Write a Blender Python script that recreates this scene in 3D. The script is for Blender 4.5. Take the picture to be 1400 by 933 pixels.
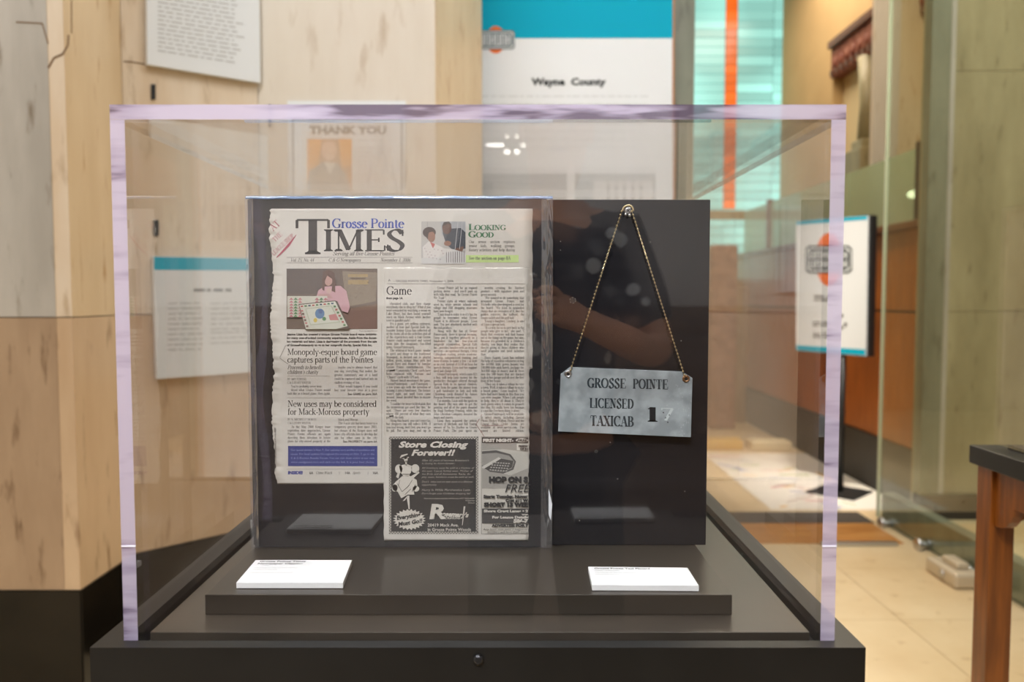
import bpy, bmesh, math, random
from mathutils import Vector, Matrix
R = math.radians
random.seed(7)
scene = bpy.context.scene
for o in list(bpy.data.objects): bpy.data.objects.remove(o)
col = scene.collection

# ------------------------------------------------------------ camera
CAMZ = 1.30; FPX = 1089.0; PITCH = math.atan(59.5/FPX)
cd = bpy.data.cameras.new('camera'); cam = bpy.data.objects.new('camera', cd); col.objects.link(cam)
cam.location = (0, 0, CAMZ); cam.rotation_euler = (R(90)-PITCH, 0, 0)
cd.sensor_width = 36; cd.lens = 36*FPX/1400; cd.clip_start = 0.01; cd.clip_end = 60
cd.dof.use_dof = True; cd.dof.focus_distance = 0.885; cd.dof.aperture_fstop = 4.5; cd.dof.aperture_blades = 9
scene.camera = cam
# ------------------------------------------------------------ world, exposure
w = bpy.data.worlds.new('world'); scene.world = w; w.use_nodes = True
w.node_tree.nodes['Background'].inputs[0].default_value = (1.0, .95, .89, 1)
w.node_tree.nodes['Background'].inputs[1].default_value = .3
vs = scene.view_settings; vs.view_transform = 'Standard'; vs.look = 'None'; vs.gamma = 1; vs.exposure = 0.05
try: vs.use_curve_mapping = False
except Exception: pass
cy = scene.cycles; cy.max_bounces = 24; cy.transparent_max_bounces = 40; cy.glossy_bounces = 8; cy.transmission_bounces = 16
cy.sample_clamp_indirect = 6; cy.caustics_reflective = False
# ------------------------------------------------------------ large lamps at ceiling height, one added to brighten the right pier
def area(name, loc, sx, sy, power, colr, rot=(0,0,0)):
    l = bpy.data.lights.new(name, 'AREA'); l.shape = 'RECTANGLE'; l.size = sx; l.size_y = sy; l.energy = power; l.color = colr
    o = bpy.data.objects.new(name, l); o.location = loc; o.rotation_euler = rot; col.objects.link(o); return o
WARM = (1, .86, .68); NEUT = (.96, .98, 1)
area('ceiling_area', (0.3, 1.4, 4.7), 2.4, 1.4, 44, NEUT)
area('ceiling_area', (-2.0, -.6, 4.7), 1.6, 1.4, 150, NEUT)
area('ceiling_area', (2.6, 2.4, 4.7), 1.4, 1.2, 75, NEUT)  # unseen fill added to brighten the right-hand pier
area('ceiling_area', (2.0, 4.2, 4.7), 2.0, 1.6, 110, WARM)
area('ceiling_area', (2.4, 7.2, 4.7), 2.0, 1.6, 85, WARM)
area('ceiling_area', (0, -4.2, 4.7), 2.4, 1.4, 120, NEUT)
def track(loc, aim, sz, power, spread, colr):  # unseen aimed lamps, added to brighten the case, banner and mat
    o = area('aimed_fill', loc, sz, sz, power, colr); o.rotation_euler = (Vector(aim)-Vector(loc)).to_track_quat('-Z', 'Y').to_euler(); o.data.spread = R(spread)
track((-.5, -1.5, 4.3), (-.05, .9, 1.15), .35, 7.5, 34, NEUT)
track((.7, -.9, 4.4), (.35, 3.6, 1.7), .35, 3.5, 40, NEUT)
track((1.5, 3.8, 4.5), (2.05, 5.7, 0), .35, 7.5, 28, (1, .92, .80))

# ------------------------------------------------------------ pixel rays (measuring aid: photo pixel -> point on a real plane)
FW = Vector((0, math.cos(PITCH), -math.sin(PITCH))); UP = Vector((0, math.sin(PITCH), math.cos(PITCH))); O = Vector((0, 0, CAMZ))
def ray(px, py): return Vector(((px-702)/FPX, 0, 0)) + UP*((466.5-py)/FPX) + FW
class Plane:
    def __init__(s, p, n): s.p = Vector(p); s.n = Vector(n).normalized()
    def pt(s, px, py, t=0.0):
        d = ray(px, py); k = ((s.p-O).dot(s.n))/d.dot(s.n)
        return O + d*k + s.n*t
def front(Y): return Plane((0, Y, 0), (0, -1, 0))
def at(px, py, Y): return front(Y).pt(px, py)
def atz(px, py, Z): return Plane((0, 0, Z), (0, 0, 1)).pt(px, py)

# ------------------------------------------------------------ mesh builder and naming
def root(name, loc, label, cat, group=None):
    o = bpy.data.objects.new(name, None); col.objects.link(o); o.location = loc; o.empty_display_size = .05
    tag(o, label, cat, group); return o
def tag(o, label=None, cat=None, group=None, kind=None):
    if label: o['label'] = label
    if cat: o['category'] = cat
    if group: o['group'] = group
    if kind: o['kind'] = kind
    return o
def wloc(o):
    v = Vector((0, 0, 0))
    while o: v += o.location; o = o.parent
    return v
class MB:
    def __init__(s): s.v = []; s.f = []; s.m = []; s.sm = []; s.uv = None
    def poly(s, pts, m=0):
        b = len(s.v); s.v += [tuple(p) for p in pts]; s.f.append(tuple(range(b, b+len(pts)))); s.m.append(m); s.sm.append(False); return s
    def prism(s, pts, off, m=0):
        n = len(pts); b = len(s.v); off = Vector(off)
        s.v += [tuple(p) for p in pts] + [tuple(Vector(p)+off) for p in pts]
        fs = [tuple(range(b+n-1, b-1, -1)), tuple(range(b+n, b+2*n))] + [(b+i, b+(i+1) % n, b+n+(i+1) % n, b+n+i) for i in range(n)]
        s.f += fs; s.m += [m]*len(fs); s.sm += [False]*len(fs); return s
    def box(s, a, b, m=0):
        a = Vector(a); b = Vector(b); lo = Vector(map(min, a, b)); hi = Vector(map(max, a, b))
        return s.prism([(lo.x, lo.y, lo.z), (hi.x, lo.y, lo.z), (hi.x, hi.y, lo.z), (lo.x, hi.y, lo.z)], (0, 0, hi.z-lo.z), m)
    def slab(s, plane, pxs, t0, t1, m=0):
        return s.prism([plane.pt(x, y, t0) for x, y in pxs], plane.n*(t1-t0), m)
    def flat(s, plane, pxs, t, m=0): return s.poly([plane.pt(x, y, t) for x, y in pxs], m)
    def tube(s, pts, r, n=10, m=0, caps=True):
        pts = [Vector(p) for p in pts]; k = len(pts); b = len(s.v); rs = r if isinstance(r, (list, tuple)) else [r]*k
        for i, p in enumerate(pts):
            d = (pts[min(i+1, k-1)]-pts[max(i-1, 0)]).normalized()
            a = d.orthogonal().normalized() if abs(d.z) < .99 else Vector((1, 0, 0)); a = (a - d*a.dot(d)).normalized(); c = d.cross(a)
            for j in range(n): s.v.append(tuple(p+(a*math.cos(2*math.pi*j/n)+c*math.sin(2*math.pi*j/n))*rs[i]))
        for i in range(k-1):
            for j in range(n):
                s.f.append((b+i*n+j, b+i*n+(j+1) % n, b+(i+1)*n+(j+1) % n, b+(i+1)*n+j)); s.m.append(m); s.sm.append(True)
        if caps:
            s.f += [tuple(range(b+n-1, b-1, -1)), tuple(range(b+(k-1)*n, b+k*n))]; s.m += [m, m]; s.sm += [False, False]
        return s
    def ball(s, c, r, nu=10, nv=6, m=0, sc=(1, 1, 1)):
        c = Vector(c); b = len(s.v)
        for i in range(nv+1):
            th = math.pi*i/nv
            for j in range(nu):
                ph = 2*math.pi*j/nu; s.v.append((c.x+r*sc[0]*math.sin(th)*math.cos(ph), c.y+r*sc[1]*math.sin(th)*math.sin(ph), c.z+r*sc[2]*math.cos(th)))
        for i in range(nv):
            for j in range(nu): s.f.append((b+i*nu+j, b+(i+1)*nu+j, b+(i+1)*nu+(j+1) % nu, b+i*nu+(j+1) % nu)); s.m.append(m); s.sm.append(True)
        return s
    def build(s, name, mats, parent=None, bevel=0, at0=None, seg=2):
        if not isinstance(mats, (list, tuple)): mats = [mats]
        if parent is not None: L = wloc(parent)
        elif at0 is not None: L = Vector(at0)
        else:
            xs, ys, zs = zip(*s.v); L = Vector(((min(xs)+max(xs))/2, (min(ys)+max(ys))/2, min(zs)))
        me = bpy.data.meshes.new(name); me.from_pydata([(x-L.x, y-L.y, z-L.z) for x, y, z in s.v], [], s.f); me.update()
        for m_ in mats: me.materials.append(m_)
        if len(mats) > 1: me.polygons.foreach_set('material_index', s.m)
        me.polygons.foreach_set('use_smooth', s.sm)
        o = bpy.data.objects.new(name, me); col.objects.link(o)
        if parent is None: o.location = L
        else: o.parent = parent
        if bevel:
            b = o.modifiers.new('bevel', 'BEVEL'); b.width = bevel; b.segments = seg; b.limit_method = 'ANGLE'; b.angle_limit = R(40)
        return o
def st(o, label=None): o['kind'] = 'structure'; return tag(o, label)

# ------------------------------------------------------------ materials
MATS = {}
def newmat(name):
    m = bpy.data.materials.new(name); m.use_nodes = True; nt = m.node_tree; nt.nodes.clear()
    out = nt.nodes.new('ShaderNodeOutputMaterial'); return m, nt, out
def nd(nt, t, **kw):
    n = nt.nodes.new(t)
    for k, v in kw.items():
        if k.startswith('_'): setattr(n, k[1:], v)
        else: n.inputs[k.replace('__', ' ')].default_value = v
    return n
def c4(c): return (c[0], c[1], c[2], 1)
def srgb(r, g, b): return tuple(((x/255)/12.92 if x/255 <= .04045 else ((x/255+.055)/1.055)**2.4) for x in (r, g, b))
def pbr(name, c, rough=.5, metal=0, spec=.5, coat=0, bump=None, c2=None, nscale=8, stretch=(1, 1, 1), emit=None, es=0, detail=4, coatr=.05, lo=.35, hi=.65):
    m, nt, out = newmat(name); p = nd(nt, 'ShaderNodeBsdfPrincipled'); nt.links.new(p.outputs[0], out.inputs[0])
    p.inputs['Base Color'].default_value = c4(c); p.inputs['Roughness'].default_value = rough; p.inputs['Metallic'].default_value = metal
    p.inputs['Specular IOR Level'].default_value = spec; p.inputs['Coat Weight'].default_value = coat; p.inputs['Coat Roughness'].default_value = coatr
    if c2 is not None or bump:
        tc = nd(nt, 'ShaderNodeTexCoord'); mp = nd(nt, 'ShaderNodeMapping'); mp.inputs['Scale'].default_value = stretch
        nt.links.new(tc.outputs['Object'], mp.inputs[0]); nz = nd(nt, 'ShaderNodeTexNoise'); nz.inputs['Scale'].default_value = nscale; nz.inputs['Detail'].default_value = detail
        nt.links.new(mp.outputs[0], nz.inputs['Vector'])
        if c2 is not None:
            rp = nd(nt, 'ShaderNodeValToRGB'); rp.color_ramp.elements[0].position = lo; rp.color_ramp.elements[1].position = hi
            rp.color_ramp.elements[0].color = c4(c); rp.color_ramp.elements[1].color = c4(c2)
            nt.links.new(nz.outputs['Fac'], rp.inputs[0]); nt.links.new(rp.outputs[0], p.inputs['Base Color'])
        if bump:
            bp = nd(nt, 'ShaderNodeBump'); bp.inputs['Strength'].default_value = bump; bp.inputs['Distance'].default_value = .002
            nt.links.new(nz.outputs['Fac'], bp.inputs['Height']); nt.links.new(bp.outputs[0], p.inputs['Normal'])
    if emit: p.inputs['Emission Color'].default_value = c4(emit); p.inputs['Emission Strength'].default_value = es
    return m
def clear(name, tint=(1, 1, 1), base=.04, gain=1.0, bump=0, nscale=20, stretch=(1, 1, 1), veil=0, veilc=(.8, .8, .8)):
    """clear sheet: transparent body with an angle dependent mirror reflection"""
    m, nt, out = newmat(name); L = nt.links.new
    lw = nd(nt, 'ShaderNodeLayerWeight'); pw = nd(nt, 'ShaderNodeMath', _operation='POWER'); pw.inputs[1].default_value = 5
    L(lw.outputs['Facing'], pw.inputs[0]); lw.inputs['Blend'].default_value = .5
    ml = nd(nt, 'ShaderNodeMath', _operation='MULTIPLY_ADD'); ml.inputs[1].default_value = (1-base)*gain; ml.inputs[2].default_value = base*gain; ml.use_clamp = True
    L(pw.outputs[0], ml.inputs[0])
    tr = nd(nt, 'ShaderNodeBsdfTransparent'); tr.inputs[0].default_value = c4(tint)
    gl = nd(nt, 'ShaderNodeBsdfGlossy'); gl.inputs['Roughness'].default_value = 0.0; gl.inputs['Color'].default_value = (1, 1, 1, 1)
    mx = nd(nt, 'ShaderNodeMixShader'); L(ml.outputs[0], mx.inputs[0]); L(tr.outputs[0], mx.inputs[1]); L(gl.outputs[0], mx.inputs[2])
    last = mx
    if bump:
        tc = nd(nt, 'ShaderNodeTexCoord'); mp = nd(nt, 'ShaderNodeMapping'); mp.inputs['Scale'].default_value = stretch
        L(tc.outputs['Object'], mp.inputs[0]); nz = nd(nt, 'ShaderNodeTexNoise'); nz.inputs['Scale'].default_value = nscale; nz.inputs['Detail'].default_value = 3; nz.inputs['Distortion'].default_value = .8
        L(mp.outputs[0], nz.inputs['Vector']); bp = nd(nt, 'ShaderNodeBump'); bp.inputs['Strength'].default_value = bump; bp.inputs['Distance'].default_value = .01
        L(nz.outputs['Fac'], bp.inputs['Height']); L(bp.outputs[0], gl.inputs['Normal'])
    if veil:
        df = nd(nt, 'ShaderNodeBsdfDiffuse'); df.inputs[0].default_value = c4(veilc); m2 = nd(nt, 'ShaderNodeMixShader'); m2.inputs[0].default_value = veil
        L(mx.outputs[0], m2.inputs[1]); L(df.outputs[0], m2.inputs[2]); last = m2
    L(last.outputs[0], out.inputs[0]); return m
def stone(name, c, c2, spot, rough=.38, stretch=(2.2, 2.2, .5), sc=2.0):
    """travertine: broad vertical clouds, fine veins and small pits"""
    m, nt, out = newmat(name); L = nt.links.new; p = nd(nt, 'ShaderNodeBsdfPrincipled'); L(p.outputs[0], out.inputs[0]); p.inputs['Roughness'].default_value = rough
    tc = nd(nt, 'ShaderNodeTexCoord'); mp = nd(nt, 'ShaderNodeMapping'); mp.inputs['Scale'].default_value = stretch; L(tc.outputs['Object'], mp.inputs[0])
    oi = nd(nt, 'ShaderNodeObjectInfo'); 
    ad = nd(nt, 'ShaderNodeVectorMath', _operation='ADD'); L(mp.outputs[0], ad.inputs[0]); L(oi.outputs['Location'], ad.inputs[1])
    n1 = nd(nt, 'ShaderNodeTexNoise'); n1.inputs['Scale'].default_value = sc; n1.inputs['Detail'].default_value = 6; n1.inputs['Roughness'].default_value = .6; L(ad.outputs[0], n1.inputs['Vector'])
    r1 = nd(nt, 'ShaderNodeValToRGB'); r1.color_ramp.elements[0].position = .36; r1.color_ramp.elements[1].position = .64
    r1.color_ramp.elements[0].color = c4(c); r1.color_ramp.elements[1].color = c4(c2); L(n1.outputs['Fac'], r1.inputs[0])
    n2 = nd(nt, 'ShaderNodeTexNoise'); n2.inputs['Scale'].default_value = sc*7; n2.inputs['Detail'].default_value = 4; L(ad.outputs[0], n2.inputs['Vector'])
    r2 = nd(nt, 'ShaderNodeValToRGB'); r2.color_ramp.elements[0].position = .24; r2.color_ramp.elements[1].position = .40
    r2.color_ramp.elements[0].color = (0, 0, 0, 1); r2.color_ramp.elements[1].color = (1, 1, 1, 1); L(n2.outputs['Fac'], r2.inputs[0])
    mx = nd(nt, 'ShaderNodeMix', _data_type='RGBA'); mx.inputs[6].default_value = c4(spot); L(r2.outputs[0], mx.inputs[0]); L(r1.outputs[0], mx.inputs[7]); L(mx.outputs[2], p.inputs['Base Color'])
    bp = nd(nt, 'ShaderNodeBump'); bp.inputs['Strength'].default_value = .15; bp.inputs['Distance'].default_value = .002; L(n2.outputs['Fac'], bp.inputs['Height']); L(bp.outputs[0], p.inputs['Normal'])
    return m
def wood(name, c, c2, rough=.4, axis='Z', sc=5):
    return pbr(name, c, rough, c2=c2, nscale=sc, stretch={'Z': (8, 8, .7), 'X': (.7, 8, 8), 'Y': (8, .7, 8)}[axis], bump=.1, detail=6, coat=.3, coatr=.15)
FLATM = {}
def ink(c, rough=.8):
    k = (c, rough)
    if k not in FLATM: FLATM[k] = pbr('print_%d_%d_%d' % c, srgb(*c), rough, spec=.2)
    return FLATM[k]

M = dict(
 trav=stone('travertine_cream', srgb(212, 190, 162), srgb(226, 212, 192), srgb(184, 160, 130)),
 trav_light=stone('travertine_pale', srgb(204, 192, 174), srgb(218, 209, 194), srgb(186, 168, 144), sc=1.3),
 trav_tan=stone('travertine_golden', srgb(206, 180, 142), srgb(220, 198, 164), srgb(180, 140, 92)),
 trav_grey=stone('travertine_grey', srgb(166, 160, 150), srgb(192, 186, 176), srgb(128, 116, 100)),
 trav_dark=stone('travertine_brown', srgb(150, 124, 98), srgb(176, 150, 122), srgb(112, 86, 62)),
 trav_dark2=stone('travertine_brown_streaked', srgb(184, 152, 118), srgb(206, 180, 148), srgb(136, 104, 74), sc=1.4),
 greenstone=stone('grey_green_marble', srgb(104, 108, 92), srgb(134, 136, 118), srgb(84, 86, 72), sc=1.5),
 olive=stone('olive_marble', srgb(138, 130, 100), srgb(170, 160, 128), srgb(92, 84, 60), sc=1.6),
 blackmarble=pbr('black_marble', (.004, .0035, .003), .12, c2=(.012, .009, .006), nscale=5, spec=.3),
 backfloor=pbr('dark_floor_marble', srgb(86, 68, 52), .3, c2=srgb(66, 50, 38), nscale=3),
 greywall=pbr('grey_plaster', srgb(206, 204, 204), .8, c2=srgb(190, 188, 188), nscale=1),
 floor=stone('floor_travertine', srgb(214, 188, 146), srgb(230, 208, 170), srgb(194, 164, 122), rough=.3, stretch=(1, 1, 1), sc=1.5),
 grout=pbr('grout', srgb(192, 166, 130), .8),
 plaster=pbr('plaster', srgb(196, 176, 144), .85, c2=srgb(206, 186, 154), nscale=1),
 plasterhot=pbr('plaster_golden', srgb(208, 176, 126), .8, c2=srgb(198, 166, 118), nscale=2),
 cream=pbr('cream_paint', srgb(226, 208, 166), .7),
 ceil=pbr('ceiling_paint', srgb(206, 196, 176), .9, c2=srgb(196, 186, 168), nscale=1),
 pedestal=pbr('black_painted_mdf', srgb(17, 16, 15), .42, c2=srgb(22, 21, 20), nscale=14, spec=.4),
 insert=pbr('black_laminate', srgb(52, 46, 39), .3, c2=srgb(64, 56, 47), nscale=6, spec=.6),
 board=pbr('black_gloss_board', srgb(26, 25, 27), .09, c2=srgb(31, 30, 32), nscale=8, stretch=(.3, 1, 14), spec=.6, coat=.3, coatr=.04),
 steel=pbr('steel', (.55, .55, .56), .3, metal=1), brass=pbr('aged_brass', srgb(196, 178, 140), .28, metal=1),
 copper=pbr('aged_copper', srgb(150, 116, 86), .4, metal=1),
 black=pbr('black', (.01, .01, .01), .5), white=pbr('white_foamcore', srgb(226, 226, 224), .5), paperwhite=pbr('white_print_panel', srgb(222, 225, 226), .45),
 acrylic=clear('clear_acrylic', tint=(.985, .985, .99), base=.045, gain=1.0),
 sleeve=clear('plastic_sleeve', base=.055, gain=1.9, bump=.02, nscale=9, stretch=(1.2, 1, .6), veil=.012),
 fold=clear('plastic_sleeve_fold', tint=(.92, .93, .95), base=.12, gain=2.0, bump=.8, nscale=24, stretch=(1, 1, .25), veil=.05),
 greenglass=clear('green_tinted_glass', tint=(.80, .90, .82), base=.06, gain=1.1, veil=.5, veilc=srgb(206, 224, 190)),
 partition=clear('partition_glass', tint=(.92, .965, .93), base=.05, gain=1.1),
 wood=wood('orange_wood', srgb(150, 76, 14), srgb(176, 96, 26)), woodcap=wood('dark_wood', srgb(92, 48, 22), srgb(112, 62, 32), axis='Y'),
 legwood=wood('brown_leg_wood', srgb(104, 52, 6), srgb(136, 74, 18), sc=9),
 rust=pbr('red_brown_terracotta', srgb(112, 48, 34), .6, c2=srgb(150, 96, 76), nscale=14),
 paper=pbr('newsprint', srgb(206, 201, 192), .8, c2=srgb(198, 191, 179), nscale=10, spec=.2, bump=.05),
)
# polished acrylic edge: lavender piped light and refraction patches painted in, plus saw marks
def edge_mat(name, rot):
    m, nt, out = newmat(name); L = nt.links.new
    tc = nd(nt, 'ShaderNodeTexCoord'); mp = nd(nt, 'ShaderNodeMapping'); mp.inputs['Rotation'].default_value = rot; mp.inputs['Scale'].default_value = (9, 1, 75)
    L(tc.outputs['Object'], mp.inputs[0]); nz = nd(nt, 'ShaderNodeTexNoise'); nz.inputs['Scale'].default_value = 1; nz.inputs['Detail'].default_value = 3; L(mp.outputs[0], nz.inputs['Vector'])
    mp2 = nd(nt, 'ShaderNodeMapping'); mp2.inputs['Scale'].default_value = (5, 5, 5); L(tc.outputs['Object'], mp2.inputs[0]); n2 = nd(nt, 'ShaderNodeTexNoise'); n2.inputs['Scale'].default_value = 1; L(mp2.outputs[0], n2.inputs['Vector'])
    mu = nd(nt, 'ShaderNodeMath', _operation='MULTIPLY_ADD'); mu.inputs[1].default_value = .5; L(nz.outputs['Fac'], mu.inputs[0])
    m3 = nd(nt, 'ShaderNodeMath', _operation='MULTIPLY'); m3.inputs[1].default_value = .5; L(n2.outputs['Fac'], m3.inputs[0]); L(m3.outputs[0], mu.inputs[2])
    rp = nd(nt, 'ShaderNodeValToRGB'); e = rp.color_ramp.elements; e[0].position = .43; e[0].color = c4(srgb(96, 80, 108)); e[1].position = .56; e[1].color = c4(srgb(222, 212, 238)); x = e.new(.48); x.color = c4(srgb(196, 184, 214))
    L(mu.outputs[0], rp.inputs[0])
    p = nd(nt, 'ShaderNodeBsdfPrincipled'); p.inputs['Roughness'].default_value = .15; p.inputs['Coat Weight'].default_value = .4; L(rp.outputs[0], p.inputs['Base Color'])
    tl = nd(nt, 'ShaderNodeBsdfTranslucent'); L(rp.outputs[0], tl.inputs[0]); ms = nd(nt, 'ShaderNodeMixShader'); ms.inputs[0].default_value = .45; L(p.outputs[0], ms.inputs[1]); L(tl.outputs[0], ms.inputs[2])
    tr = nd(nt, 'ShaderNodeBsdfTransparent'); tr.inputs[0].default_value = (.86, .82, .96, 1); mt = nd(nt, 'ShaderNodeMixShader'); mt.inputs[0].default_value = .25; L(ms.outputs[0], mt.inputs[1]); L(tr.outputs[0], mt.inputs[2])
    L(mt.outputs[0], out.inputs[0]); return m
M['edge_v'] = edge_mat('acrylic_cut_edge_upright', (0, R(12), 0)); M['edge_h'] = edge_mat('acrylic_cut_edge_top', (0, R(50), 0))

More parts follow.
